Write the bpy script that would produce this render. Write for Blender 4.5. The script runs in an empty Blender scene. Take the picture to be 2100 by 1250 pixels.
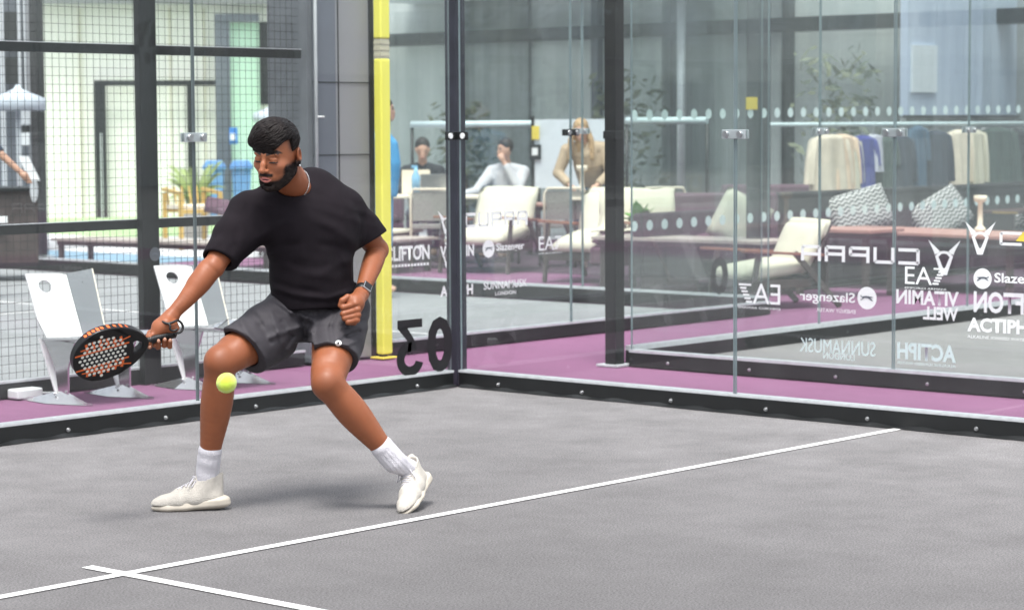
import bpy, bmesh, math, random
import numpy as np
from mathutils import Vector, Matrix, noise
random.seed(7); np.random.seed(7)
S = bpy.context.scene
C = S.collection
# ---------------------------------------------------------------- camera
CAM = Vector((-10.089, -9.332, 1.538)); YAW, PITCH, ROLL, F = 0.8478, -0.07658, -0.00543, 4792.5
fw = Vector((math.sin(YAW)*math.cos(PITCH), math.cos(YAW)*math.cos(PITCH), math.sin(PITCH)))
r0 = Vector((math.cos(YAW), -math.sin(YAW), 0)); u0 = r0.cross(fw)
rt = r0*math.cos(ROLL)+u0*math.sin(ROLL); up = -r0*math.sin(ROLL)+u0*math.cos(ROLL)
cd = bpy.data.cameras.new('camera'); cam = bpy.data.objects.new('camera', cd); C.objects.link(cam)
cam.matrix_world = Matrix(((rt.x, up.x, -fw.x, CAM.x), (rt.y, up.y, -fw.y, CAM.y), (rt.z, up.z, -fw.z, CAM.z), (0, 0, 0, 1)))
cd.sensor_width = 36; cd.lens = F/2100*36; cd.clip_start = 0.1; cd.clip_end = 600
cd.dof.use_dof = True; cd.dof.focus_distance = 9.3; cd.dof.aperture_fstop = 4.8
S.camera = cam
# ---------------------------------------------------------------- light
SUN_EL, SUN_AZ = math.radians(70), math.radians(-128)      # azimuth measured from +y towards +x
w = bpy.data.worlds.new('World'); S.world = w; w.use_nodes = True
nt = w.node_tree; bg = nt.nodes['Background']
sky = nt.nodes.new('ShaderNodeTexSky'); sky.sky_type = 'NISHITA'; sky.sun_disc = False
sky.sun_elevation = SUN_EL; sky.sun_rotation = SUN_AZ; sky.air_density = 1.0; sky.dust_density = 3.0; sky.ozone_density = 1.0
hs = nt.nodes.new('ShaderNodeHueSaturation'); hs.inputs['Saturation'].default_value = 0.28     # overcast
nt.links.new(sky.outputs[0], hs.inputs['Color']); nt.links.new(hs.outputs[0], bg.inputs[0]); bg.inputs[1].default_value = 0.15
sd = bpy.data.lights.new('sun', 'SUN'); sd.energy = 1.6; sd.angle = math.radians(18); sd.color = (1, .97, .93)
sun = bpy.data.objects.new('sun', sd); C.objects.link(sun)
sv = Vector((math.sin(SUN_AZ)*math.cos(SUN_EL), math.cos(SUN_AZ)*math.cos(SUN_EL), math.sin(SUN_EL)))
sun.rotation_euler = sv.to_track_quat('Z', 'Y').to_euler(); sun.location = (0, -5, 12)
S.view_settings.view_transform = 'Standard'; S.view_settings.look = 'None'; S.view_settings.exposure = 1.25; S.view_settings.gamma = 1
S.render.engine = 'CYCLES'
try:
    S.cycles.transparent_max_bounces = 48; S.cycles.max_bounces = 10; S.cycles.glossy_bounces = 5
except Exception: pass
# ---------------------------------------------------------------- helpers
def ray(x, y): return fw + rt*((x-1050)/F) + up*((625-y)/F)
def onz(x, y, z=0.0):
    d = ray(x, y); return CAM + d*((z-CAM.z)/d.z)
def onx(x, y, X):
    d = ray(x, y); return CAM + d*((X-CAM.x)/d.x)
def ony(x, y, Y):
    d = ray(x, y); return CAM + d*((Y-CAM.y)/d.y)
def dep(x, y, D): return CAM + ray(x, y)*D

def mat(name, col, rough=.6, metal=0, var=.08, scale=8, bump=0, bscale=60, spec=.5, coat=0, sheen=0, detail=4, stretch=None, emis=None):
    m = bpy.data.materials.new(name); m.use_nodes = True; t = m.node_tree; b = t.nodes['Principled BSDF']
    b.inputs['Roughness'].default_value = rough; b.inputs['Metallic'].default_value = metal
    b.inputs['Specular IOR Level'].default_value = spec; b.inputs['Coat Weight'].default_value = coat; b.inputs['Sheen Weight'].default_value = sheen
    tc = t.nodes.new('ShaderNodeTexCoord'); mp = t.nodes.new('ShaderNodeMapping'); t.links.new(tc.outputs['Object'], mp.inputs[0])
    if stretch: mp.inputs['Scale'].default_value = stretch
    n = t.nodes.new('ShaderNodeTexNoise'); n.inputs['Scale'].default_value = scale; n.inputs['Detail'].default_value = detail
    t.links.new(mp.outputs[0], n.inputs['Vector'])
    cr = t.nodes.new('ShaderNodeValToRGB'); cr.color_ramp.elements[0].position = .3; cr.color_ramp.elements[1].position = .7
    cr.color_ramp.elements[0].color = tuple(max(0, c*(1-var)) for c in col)+(1,); cr.color_ramp.elements[1].color = tuple(min(1, c*(1+var)) for c in col)+(1,)
    t.links.new(n.outputs['Fac'], cr.inputs[0]); t.links.new(cr.outputs[0], b.inputs['Base Color'])
    if bump:
        n2 = t.nodes.new('ShaderNodeTexNoise'); n2.inputs['Scale'].default_value = bscale; n2.inputs['Detail'].default_value = 3
        t.links.new(mp.outputs[0], n2.inputs['Vector'])
        bp = t.nodes.new('ShaderNodeBump'); bp.inputs['Strength'].default_value = bump; bp.inputs['Distance'].default_value = .01
        t.links.new(n2.outputs['Fac'], bp.inputs['Height']); t.links.new(bp.outputs[0], b.inputs['Normal'])
    if emis:
        b.inputs['Emission Color'].default_value = tuple(emis)+(1,); b.inputs['Emission Strength'].default_value = 1
    return m

def glassmat(name, tint, refl=1.0, rough=0.0, dirt=.03, dirtcol=(.8, .85, .85)):
    """thin pane: transparent + fresnel reflection + a little dust"""
    m = bpy.data.materials.new(name); m.use_nodes = True; t = m.node_tree; t.nodes.clear()
    out = t.nodes.new('ShaderNodeOutputMaterial'); tr = t.nodes.new('ShaderNodeBsdfTransparent'); tr.inputs[0].default_value = tint+(1,)
    gl = t.nodes.new('ShaderNodeBsdfGlossy'); gl.inputs['Roughness'].default_value = rough; gl.inputs[0].default_value = (.97, 1, 1, 1)
    fr = t.nodes.new('ShaderNodeFresnel'); fr.inputs[0].default_value = 1.5
    ge = t.nodes.new('ShaderNodeNewGeometry'); a = t.nodes.new('ShaderNodeMath'); a.operation = 'SUBTRACT'; a.inputs[0].default_value = 1.0; t.links.new(ge.outputs['Backfacing'], a.inputs[1])
    b = t.nodes.new('ShaderNodeMath'); b.operation = 'MULTIPLY'; t.links.new(fr.outputs[0], b.inputs[0]); t.links.new(a.outputs[0], b.inputs[1]); b2 = t.nodes.new('ShaderNodeMath'); b2.operation = 'MULTIPLY'; b2.use_clamp = True; b2.inputs[1].default_value = 1.7*refl; t.links.new(b.outputs[0], b2.inputs[0])
    mx = t.nodes.new('ShaderNodeMixShader'); t.links.new(b2.outputs[0], mx.inputs[0]); t.links.new(tr.outputs[0], mx.inputs[1]); t.links.new(gl.outputs[0], mx.inputs[2])
    df = t.nodes.new('ShaderNodeBsdfDiffuse'); df.inputs[0].default_value = dirtcol+(1,)
    tc = t.nodes.new('ShaderNodeTexCoord'); mp = t.nodes.new('ShaderNodeMapping'); mp.inputs['Scale'].default_value = (1, 1, .25)
    n = t.nodes.new('ShaderNodeTexNoise'); n.inputs['Scale'].default_value = 3; n.inputs['Detail'].default_value = 6
    t.links.new(tc.outputs['Object'], mp.inputs[0]); t.links.new(mp.outputs[0], n.inputs['Vector'])
    mr = t.nodes.new('ShaderNodeMapRange'); mr.inputs['From Min'].default_value = .35; mr.inputs['From Max'].default_value = .75
    mr.inputs['To Min'].default_value = dirt*.3; mr.inputs['To Max'].default_value = dirt*1.7; t.links.new(n.outputs['Fac'], mr.inputs[0])
    m2 = t.nodes.new('ShaderNodeMixShader'); t.links.new(mr.outputs[0], m2.inputs[0]); t.links.new(mx.outputs[0], m2.inputs[1]); t.links.new(df.outputs[0], m2.inputs[2])
    t.links.new(m2.outputs[0], out.inputs[0])
    return m

M = dict(
 black=mat('black_powder_coat', (.0085, .0095, .010), .42, 0, .2, 6), frame=mat('dark_frame', (.005, .006, .0065), .42, 0, .25, 9),
 edge=mat('aluminium_trim', (.62, .64, .66), .35, .3, .1, 20), steel=mat('brushed_steel', (.55, .56, .57), .28, 1, .12, 30, stretch=(1, 1, 8)),
 pane=glassmat('court_glass', (.968, .982, .976), .70, 0, .008), edge_dim=mat('dim_glass_edge', (.12, .15, .155), .4, 0, .15, 3), pane_edge=mat('glass_edge', (.19, .25, .26), .35, 0, .15, 3),
 white=mat('white_vinyl', (.8, .82, .82), .5, 0, .03), vinyl_black=mat('black_vinyl', (.007, .007, .008), .45, 0, .1),
 frost=mat('frosted_dot', (.6, .74, .73), .6, 0, .03), yellow=mat('yellow_pad', (.78, .76, .11), .5, 0, .05, 3),
 grey=mat('grey_panel', (.235, .24, .25), .5, 0, .1, 2, stretch=(1, 1, .15)), grey_dark=mat('slate_panel', (.12, .135, .16), .45, 0, .12, 2, stretch=(1, 1, .1)),
 cream=mat('cream_cushion', (.66, .62, .5), .85, 0, .06, 5, .3, 120), wood=mat('teak_wood', (.27, .12, .075), .45, 0, .3, 5, stretch=(1, 8, 8)),
 woodtop=mat('pale_slat_wood', (.42, .36, .32), .55, 0, .15, 5, stretch=(1, 9, 9)), pinkwood=mat('reddish_wood', (.42, .23, .19), .45, 0, .15, 5, stretch=(1, 9, 9)),
 darkwood=mat('dark_wood', (.06, .045, .042), .5, 0, .3, 6), redwood=mat('mahogany_counter', (.1, .035, .035), .4, 0, .3, 6),
 purple=mat('plum_fabric', (.12, .06, .09), .85, 0, .1, 6), leaf=mat('leaf_green', (.1, .3, .03), .5, 0, .35, 4), pot=mat('clay_pot', (.45, .42, .38), .7),
 darkpot=mat('dark_pot', (.03, .035, .03), .6), bark=mat('bark', (.12, .09, .06), .9, 0, .3, 12),
 plastic=mat('white_plastic', (.72, .74, .74), .4, 0, .03), rattan=mat('grey_rattan', (.25, .24, .22), .8, 0, .3, 60, .5, 90),
 blackcloth=mat('black_cloth', (.02, .022, .028), .9), greycloth=mat('pale_grey_cloth', (.5, .5, .53), .9, 0, .06, 6), bluecloth=mat('blue_cloth', (.07, .32, .6), .8),
 navy=mat('navy_cloth', (.03, .045, .07), .9), royal=mat('royal_blue_cloth', (.05, .06, .3), .85, 0, .15, 9), tan=mat('tan_puffer', (.42, .32, .22), .75, 0, .12, 9, .5, 20),
 ivory=mat('ivory_cloth', (.82, .72, .58), .85, 0, .08, 9), peach=mat('peach_cloth', (.84, .64, .48), .85, 0, .06, 9), lilac=mat('lilac_cloth', (.52, .52, .6), .85, 0, .05, 9),
 sofablack=mat('dark_sofa_cloth', (.018, .017, .02), .8, 0, .2, 8), post_blue=mat('corner_post_slate', (.026, .029, .040), .4, 0, .2, 8), strap=mat('strap_webbing', (.46, .45, .33), .7),
 forest=mat('dark_green_cloth', (.05, .08, .07), .85, 0, .2, 9), skinlight=mat('light_skin', (.55, .33, .24), .55, 0, .05, 9), skin2=mat('tan_skin', (.42, .24, .16), .55, 0, .05, 9),
 hairdark=mat('dark_hair', (.015, .012, .011), .6, 0, .3, 30), hairblond=mat('dark_blonde_hair', (.42, .28, .15), .6, 0, .3, 30), denim=mat('denim', (.07, .13, .2), .85),
 bluebin=mat('blue_bin_plastic', (.12, .28, .58), .5), signyellow=mat('sign_yellow', (.75, .6, .08), .5), signblue=mat('sign_blue', (.05, .22, .6), .5),
 board=mat('white_board', (.66, .72, .77), .4, 0, .02), tube=mat('pale_tube', (.6, .72, .75), .4), umbrella=mat('umbrella_canvas', (.5, .55, .62), .8, 0, .05),
 bottle=mat('blue_bottle', (.25, .5, .72), .25), counter=mat('slate_counter', (.1, .11, .12), .5, 0, .15, 5), corten=mat('yellow_wood', (.55, .36, .1), .5, 0, .15, 6),
)
M['racketblack'] = mat('racket_carbon', (.0065, .0065, .0075), .34, 0, .2, 40, spec=.35); M['whiteplug'] = mat('pale_hole', (.72, .72, .66), .6, 0, .02); M['seam'] = mat('ball_seam', (.55, .62, .3), .8); M['eyedark'] = mat('dark_eye', (.02, .012, .01), .15)
M['shopglass'] = glassmat('shop_glass', (.955, .965, .962), .9, .02, .012, (.7, .78, .78))
def setp(o, label=None, cat=None, group=None, kind=None):
    if label: o['label'] = label
    if cat: o['category'] = cat
    if group: o['group'] = group
    if kind: o['kind'] = kind
    return o
def thing(name, label, cat, loc=(0, 0, 0), rz=0, group=None):
    o = bpy.data.objects.new(name, None); C.objects.link(o); o.empty_display_size = .1
    o.location = loc; o.rotation_euler = (0, 0, rz); return setp(o, label, cat, group)
class MB:
    """collects solids in one mesh"""
    def __init__(s): s.bm = bmesh.new(); s.mats = []
    def mi(s, m):
        if m is None: return 0
        if m not in s.mats: s.mats.append(m)
        return s.mats.index(m)
    def box(s, a, b, m=None, M4=None):
        x0, y0, z0 = [min(p, q) for p, q in zip(a, b)]; x1, y1, z1 = [max(p, q) for p, q in zip(a, b)]
        v = [s.bm.verts.new(p) for p in ((x0, y0, z0), (x1, y0, z0), (x1, y1, z0), (x0, y1, z0), (x0, y0, z1), (x1, y0, z1), (x1, y1, z1), (x0, y1, z1))]
        if M4 is not None:
            for q in v: q.co = M4 @ q.co
        k = s.mi(m)
        for f in ((0, 3, 2, 1), (4, 5, 6, 7), (0, 1, 5, 4), (1, 2, 6, 5), (2, 3, 7, 6), (3, 0, 4, 7)):
            s.bm.faces.new([v[i] for i in f]).material_index = k
        return s
    def tube(s, pts, r, n=10, m=None, cap=True):
        pts = [Vector(p) for p in pts]; rs = r if isinstance(r, (list, tuple)) else [r]*len(pts)
        rings = []; ref = None; k = s.mi(m)
        for i, p in enumerate(pts):
            d = (pts[min(i+1, len(pts)-1)]-pts[max(i-1, 0)]).normalized()
            if ref is None: ref = Vector((0, 0, 1)) if abs(d.z) < .9 else Vector((1, 0, 0))
            a = (ref-d*ref.dot(d)).normalized(); b = d.cross(a); ref = a
            rings.append([s.bm.verts.new(p+(a*math.cos(t)+b*math.sin(t))*rs[i]) for t in [2*math.pi*j/n for j in range(n)]])
        for A, B in zip(rings, rings[1:]):
            for j in range(n):
                f = s.bm.faces.new((A[j], A[(j+1) % n], B[(j+1) % n], B[j])); f.smooth = True; f.material_index = k
        if cap:
            s.bm.faces.new(rings[0][::-1]).material_index = k; s.bm.faces.new(rings[-1]).material_index = k
        return s
    def bar(s, a, b, w, h, m=None, upv=(0, 0, 1)):
        a, b = Vector(a), Vector(b); d = (b-a); L = d.length; d.normalize(); u = Vector(upv); u = (u-d*u.dot(d)).normalized(); v = d.cross(u)
        M4 = Matrix(((d.x, v.x, u.x, a.x), (d.y, v.y, u.y, a.y), (d.z, v.z, u.z, a.z), (0, 0, 0, 1)))
        return s.box((0, -w/2, -h/2), (L, w/2, h/2), m, M4)
    def prism(s, poly, off, m=None, sm=False):
        """poly: list of 3d points, off: extrusion vector"""
        a = [s.bm.verts.new(Vector(p)) for p in poly]; b = [s.bm.verts.new(Vector(p)+Vector(off)) for p in poly]; k = s.mi(m); n = len(a)
        s.bm.faces.new(a[::-1]).material_index = k; s.bm.faces.new(b).material_index = k
        for i in range(n):
            f = s.bm.faces.new((a[i], a[(i+1) % n], b[(i+1) % n], b[i])); f.material_index = k; f.smooth = sm
        return s
    def lathe(s, prof, c=(0, 0, 0), n=20, m=None, M4=None):
        k = s.mi(m); c = Vector(c); rings = []
        for r, z in prof:
            rings.append([s.bm.verts.new(c+Vector((r*math.cos(2*math.pi*j/n), r*math.sin(2*math.pi*j/n), z))) for j in range(n)])
        if M4 is not None:
            for R in rings:
                for q in R: q.co = M4 @ q.co
        for A, B in zip(rings, rings[1:]):
            for j in range(n):
                f = s.bm.faces.new((A[j], A[(j+1) % n], B[(j+1) % n], B[j])); f.smooth = True; f.material_index = k
        s.bm.faces.new(rings[0][::-1]).material_index = k; s.bm.faces.new(rings[-1]).material_index = k
        return s
    def quad(s, p, m=None):
        s.bm.faces.new([s.bm.verts.new(Vector(q)) for q in p]).material_index = s.mi(m); return s
    def ellip(s, c, r, m=None, R=None, n=12, seg=16):
        k = s.mi(m); g = bmesh.ops.create_uvsphere(s.bm, u_segments=seg, v_segments=n, radius=1)
        for v in g['verts']:
            q = Vector((v.co.x*r[0], v.co.y*r[1], v.co.z*r[2])); v.co = Vector(c)+((R @ q) if R else q)
            for f in v.link_faces: f.smooth = True; f.material_index = k
        return s
    def build(s, name, m=None, parent=None, bevel=0, seg=2, smooth=False):
        me = bpy.data.meshes.new(name)
        bmesh.ops.recalc_face_normals(s.bm, faces=s.bm.faces)
        if smooth:
            for f in s.bm.faces: f.smooth = True
        s.bm.to_mesh(me); s.bm.free()
        if m is not None:
            me.materials.append(m if not isinstance(m, str) else M[m])
            for q in s.mats[1:] if s.mats and s.mats[0] is None else []: me.materials.append(q)
        else:
            for q in s.mats: me.materials.append(M[q] if isinstance(q, str) else q)
        o = bpy.data.objects.new(name, me); C.objects.link(o)
        if parent: o.parent = parent
        if bevel:
            b = o.modifiers.new('bevel', 'BEVEL'); b.width = bevel; b.segments = seg; b.limit_method = 'ANGLE'
        return o
def local(t):
    """matrix turning world points into the thing's own frame (call after placing it)"""
    return (Matrix.Translation(t.location) @ t.rotation_euler.to_matrix().to_4x4()).inverted()
def struct(name, mb, m): return setp(mb.build(name, m), kind='structure')
def sheet(name, x0, x1, y0, y1, z, m): return struct(name, MB().quad([(x0, y0, z), (x1, y0, z), (x1, y1, z), (x0, y1, z)]), m)
def textmesh(txt, size, depth=.002, bold=0, spacing=1.0):
    cu = bpy.data.curves.new('lettering', 'FONT'); cu.body = txt; cu.size = size; cu.extrude = depth; cu.offset = bold; cu.space_character = spacing; cu.align_x = 'CENTER'; cu.align_y = 'CENTER'; cu.resolution_u = 3
    o = bpy.data.objects.new('lettering', cu); C.objects.link(o); bpy.context.view_layer.update()
    me = bpy.data.meshes.new_from_object(o.evaluated_get(bpy.context.evaluated_depsgraph_get())); bpy.data.objects.remove(o); return me
def place_text(name, txt, width, height, org, xd, yd, m, parent, bold=0, spacing=1.0):
    """lettering scaled into width x height, centre org, along xd, up yd"""
    me = textmesh(txt, 1, .0, bold, spacing); xs = [v.co.x for v in me.vertices]; ys = [v.co.y for v in me.vertices]
    cx, cy = (min(xs)+max(xs))/2, (min(ys)+max(ys))/2; sx = width/(max(xs)-min(xs)); sy = height/(max(ys)-min(ys)); xd, yd = Vector(xd), Vector(yd)
    for v in me.vertices: v.co = Vector(org)+xd*((v.co.x-cx)*sx)+yd*((v.co.y-cy)*sy)
    me.materials.clear(); me.materials.append(m); me.name = name
    o = bpy.data.objects.new(name, me); C.objects.link(o); o.parent = parent; return o
# ---------------------------------------------------------------- ground
def groundmat(name, base, gscale, speck=.35, patch=.12, rough=.9, bump=.5, wall_gradient=False):
    m = bpy.data.materials.new(name); m.use_nodes = True; t = m.node_tree; b = t.nodes['Principled BSDF']; b.inputs['Roughness'].default_value = rough
    b.inputs['Specular IOR Level'].default_value = .25
    tc = t.nodes.new('ShaderNodeTexCoord')
    def nz(s, d, st=(1, 1, 1), r=.6):
        mp = t.nodes.new('ShaderNodeMapping'); mp.inputs['Scale'].default_value = st; t.links.new(tc.outputs['Object'], mp.inputs[0])
        n = t.nodes.new('ShaderNodeTexNoise'); n.inputs['Scale'].default_value = s; n.inputs['Detail'].default_value = d; n.inputs['Roughness'].default_value = r
        t.links.new(mp.outputs[0], n.inputs['Vector']); return n.outputs['Fac']
    def ramp(f, lo, hi, a, bb):
        mr = t.nodes.new('ShaderNodeMapRange'); mr.inputs['From Min'].default_value = lo; mr.inputs['From Max'].default_value = hi; mr.inputs['To Min'].default_value = a; mr.inputs['To Max'].default_value = bb
        t.links.new(f, mr.inputs[0]); return mr.outputs[0]
    def mul(a, c):
        q = t.nodes.new('ShaderNodeMath'); q.operation = 'MULTIPLY'; t.links.new(a, q.inputs[0]); t.links.new(c, q.inputs[1]); return q.outputs[0]
    fine = ramp(nz(gscale, 3), .3, .7, 1-speck, 1+speck); mid = ramp(nz(14, 5, (1, .35, 1)), .3, .7, 1-patch, 1+patch); big = ramp(nz(.9, 5), .3, .7, 1-patch, 1+patch)
    v = mul(mul(fine, mid), big)
    if wall_gradient:                                                          # paler towards the glass walls, broken up by noise
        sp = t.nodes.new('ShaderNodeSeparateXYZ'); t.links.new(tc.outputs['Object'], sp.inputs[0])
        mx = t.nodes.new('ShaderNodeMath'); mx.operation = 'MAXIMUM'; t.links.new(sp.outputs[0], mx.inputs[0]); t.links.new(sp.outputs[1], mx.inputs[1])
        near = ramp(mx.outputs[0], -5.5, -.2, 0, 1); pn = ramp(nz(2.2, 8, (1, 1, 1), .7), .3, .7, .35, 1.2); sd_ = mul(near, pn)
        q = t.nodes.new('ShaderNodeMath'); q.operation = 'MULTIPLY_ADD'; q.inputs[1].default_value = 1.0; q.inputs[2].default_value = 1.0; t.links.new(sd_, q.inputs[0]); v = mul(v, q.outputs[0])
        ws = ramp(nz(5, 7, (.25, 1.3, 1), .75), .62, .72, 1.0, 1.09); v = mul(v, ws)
    cc = t.nodes.new('ShaderNodeVectorMath'); cc.operation = 'SCALE'; cc.inputs[0].default_value = base; t.links.new(v, cc.inputs['Scale']); t.links.new(cc.outputs[0], b.inputs['Base Color'])
    bp = t.nodes.new('ShaderNodeBump'); bp.inputs['Strength'].default_value = bump; bp.inputs['Distance'].default_value = .006
    t.links.new(nz(gscale*.8, 4), bp.inputs['Height']); t.links.new(bp.outputs[0], b.inputs['Normal'])
    return m
G_court = groundmat('sanded_grey_turf', (.0965, .0935, .0945), 130, .5, .035, wall_gradient=True)
G_nb = groundmat('sanded_grey_turf_neighbour', (.2, .197, .195), 160, .3, .1)
G_back = groundmat('sanded_grey_turf_rear', (.23, .24, .245), 120, .25, .1)
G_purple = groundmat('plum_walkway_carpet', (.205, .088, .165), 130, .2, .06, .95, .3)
G_ground = groundmat('asphalt_ground', (.22, .22, .22), 60, .2, .1)
BX, BY, NX = 5.5, 1.62, 1.57                                  # rear court's end wall, rear court's long side, neighbour's long side
sheet('ground', -150, 200, -150, 200, -.02, G_ground)
sheet('walkway', -14, 40, -14, 26, -.008, G_purple)
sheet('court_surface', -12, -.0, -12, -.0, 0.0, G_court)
sheet('neighbour_court_surface', NX+.06, 11.5, -12, -.0, 0.0, G_nb)
sheet('rear_court_surface', -12, BX-.06, BY+.06, 14, 0.0, G_back)
ml = mat('court_line_white', (.68, .68, .67), .85, 0, .16, 70, .4, 200)
def line(name, x0, x1, y0, y1, z=.004): return sheet(name, x0, x1, y0, y1, z, ml)
line('service_line', -12, -.0, -3.05-.02, -3.05+.03)
line('centre_line', -5.0-.02, -5.0+.03, -12, -3.05-.021); line('centre_line', -5.0-.02, -5.0+.03, -3.019, -2.84)
line('rear_court_line', BX-3.1, BX-3.05, BY+.1, 14); line('rear_court_line', -12, BX-3.101, 6.6, 6.65)
line('neighbour_court_line', NX+.1, 11.4, -3.05, -3.0)

VY, VX, VZ = Vector((0, 1, 0)), Vector((1, 0, 0)), Vector((0, 0, 1))
def glasswall(t, axis, a, b, c, side, h=3.0, joints=(), kerb=(.0, .088), lip=.014, bolts=True, clamp='steel', clampz=1.485, pane='pane', thick=.012, edge='pane_edge', kb=.07, ew0=.003):
    """one run of court wall along x or y at coordinate c; side=+1/-1 is the direction its kerb grows to"""
    L = local(t)
    def P(u, v, z): return Vector((u, c+side*v, z)) if axis == 'x' else Vector((c+side*v, u, z))
    def bx(mb, u0, u1, v0, v1, z0, z1, m=None): return mb.box(P(u0, v0, z0), P(u1, v1, z1), m, None)
    k = MB(); bx(k, a, b, 0, kb, kerb[0], kerb[1]); fr = k.build('base_frame', M['black'], t, .004)
    k = MB(); bx(k, a, b, -.002, .012, kerb[1]+.001, kerb[1]+lip); bx(k, a, b, .03, kb, kerb[1]+.001, kerb[1]+lip); k.build('base_trim', M['edge'], t)
    if bolts:
        n = int(abs(b-a)/.62)
        for i in range(n):
            u = a+(b-a)*(i+.5)/n; p0 = P(u, -.012, kerb[1]*.42); p1 = P(u, .0, kerb[1]*.42)
            MB().tube([p0, p1], .007, 8).tube([P(u, -.003, kerb[1]*.42), p1], .011, 8).build('bolt', M['steel'], t)
    js = [a]+list(joints)+[b]
    for u0, u1 in zip(js, js[1:]):
        s = 1 if u1 > u0 else -1; k = MB(); e = .005*s; ew = ew0*s
        bx(k, u0+e+ew, u1-e-ew, .014, .014+thick, kerb[1]-.01, h, M[pane] if isinstance(pane, str) else pane)
        g = k.build('glass_pane', None, t)
        k = MB(); bx(k, u0+e, u0+e+ew, .014, .014+thick, kerb[1], h); bx(k, u1-e-ew, u1-e, .014, .014+thick, kerb[1], h); k.build('pane_edge', M[edge], g)
    for u in joints:
        for zc in (clampz, clampz+1.2):
            k = MB(); bx(k, u-.075, u+.075, -.002, .012, zc-.024, zc+.024); bx(k, u-.075, u+.075, .028, .04, zc-.024, zc+.024)
            cl = k.build('clamp', M['clampglass'] if clamp == 'steel' else M['black'], t, .003)
            for q in (-.045, .045): MB().tube([P(u+q, -.016, zc), P(u+q, -.002, zc)], .017, 12).build('clamp_button', M['steel'], cl)
    for zc in (3.0,):
        k = MB(); bx(k, a, b, .0, .05, h+.002, h+.06); k.build('top_rail', M['black'], t)
M['clampglass'] = mat('pale_steel_clamp', (.5, .55, .56), .3, .6, .05)
def post(t, x, y, h=3.1, s=.08, m='black', plate=True):
    k = MB().box((x-s/2, y-s/2, 0), (x+s/2, y+s/2, h))
    o = k.build('post', M[m], t, .004)
    if plate: MB().box((x-s*.95, y-s*.95, -.004), (x+s*.95, y+s*.95, .01)).build('base_plate', M['edge'], o, .002)
    return o
# own court: back wall (y=0) and side wall (x=0)
t = thing('glass_wall', 'clear glass back wall right behind the player, with a reversed black number on its end pane', 'glass wall'); own_back = t
glasswall(t, 'x', -12, -.035, 0, 1, joints=(-10, -8, -6, -4, -2), edge='edge_dim', ew0=.002)
t = thing('glass_wall', 'clear glass side wall running right from the corner, black kerb along the grey court', 'glass wall'); own_side = t
glasswall(t, 'y', -12, -.006, 0, 1, joints=(-10, -8, -6, -4, -2))
post(own_side, .075, .075, 3.1, .085, 'post_blue', False)
k = MB().box((-.02, -.012, 1.455), (.004, .004, 1.503)).box((-.1, -.012, 1.455), (-.02, -.002, 1.503)).box((-.0125, -.1, 1.455), (-.002, -.013, 1.503)); cl = k.build('clamp', M['black'], own_side, .003)
MB().tube([(-.065, -.02, 1.479), (-.065, -.012, 1.479)], .017, 12).build('clamp_button', M['plastic'], cl); MB().tube([(-.02, -.065, 1.479), (-.0125, -.065, 1.479)], .017, 12).build('clamp_button', M['plastic'], cl)

# wavy black rubber strip pressed against the kerb
def skirt(par, axis, L_, seed):
    rng_ = random.Random(seed); k = MB(); n = int(L_/.04); A, B = [], []; w_ = .016
    for i in range(n+1):
        u = -i*.04-.02; w_ = max(.006, min(.034, w_+rng_.uniform(-.0045, .0045))); 
        P = (lambda v, z: (u, v, z)) if axis == 'x' else (lambda v, z: (v, u, z))
        A.append(k.bm.verts.new(P(-.0008, .016+.006*math.sin(i*.9)))); B.append(k.bm.verts.new(P(-w_, .0035)))
    for i in range(n): k.bm.faces.new((A[i], A[i+1], B[i+1], B[i])).smooth = True
    k.build('rubber_strip', M['black'], par)
skirt(own_back, 'x', 7.5, 1); skirt(own_side, 'y', 5.5, 2)
# neighbour court
t = thing('glass_wall', 'glass side wall of the neighbouring court on the right, white reversed sponsor names on it', 'glass wall'); nb_side = t
glasswall(t, 'y', -12, -.04, NX, 1, joints=(-10, -8, -6, -4, -2), lip=.018)
t = thing('glass_wall', 'end glass wall of the neighbouring right hand court, seen through its side wall', 'glass wall'); nb_back = t
glasswall(t, 'x', NX+.1, 11.5, .0, 1, joints=(NX+2.25, NX+4.3, NX+6.4, NX+8.4), lip=.03, bolts=False)
post(nb_side, NX-.02, .06, 3.1, .09)
MB().box((NX-.16, -.06, 1.45), (NX-.075, .04, 1.5)).build('clamp', M['black'], nb_side, .003)
# rear court
t = thing('glass_wall', 'glass panes of the court behind, right of the yellow pad, with white sponsor names', 'glass wall'); rear_glass = t
glasswall(t, 'x', 1.0, BX, BY, 1, joints=(3.0, ), lip=.016, bolts=False, clamp='black')
t = thing('glass_wall', 'far end glass wall of the court behind, its dark kerb crossing before the lounge seats', 'glass wall'); rear_end = t
glasswall(t, 'y', BY+.1, 14, BX, 1, joints=(3.62,), lip=.02, bolts=False, kerb=(0, .12))
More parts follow.
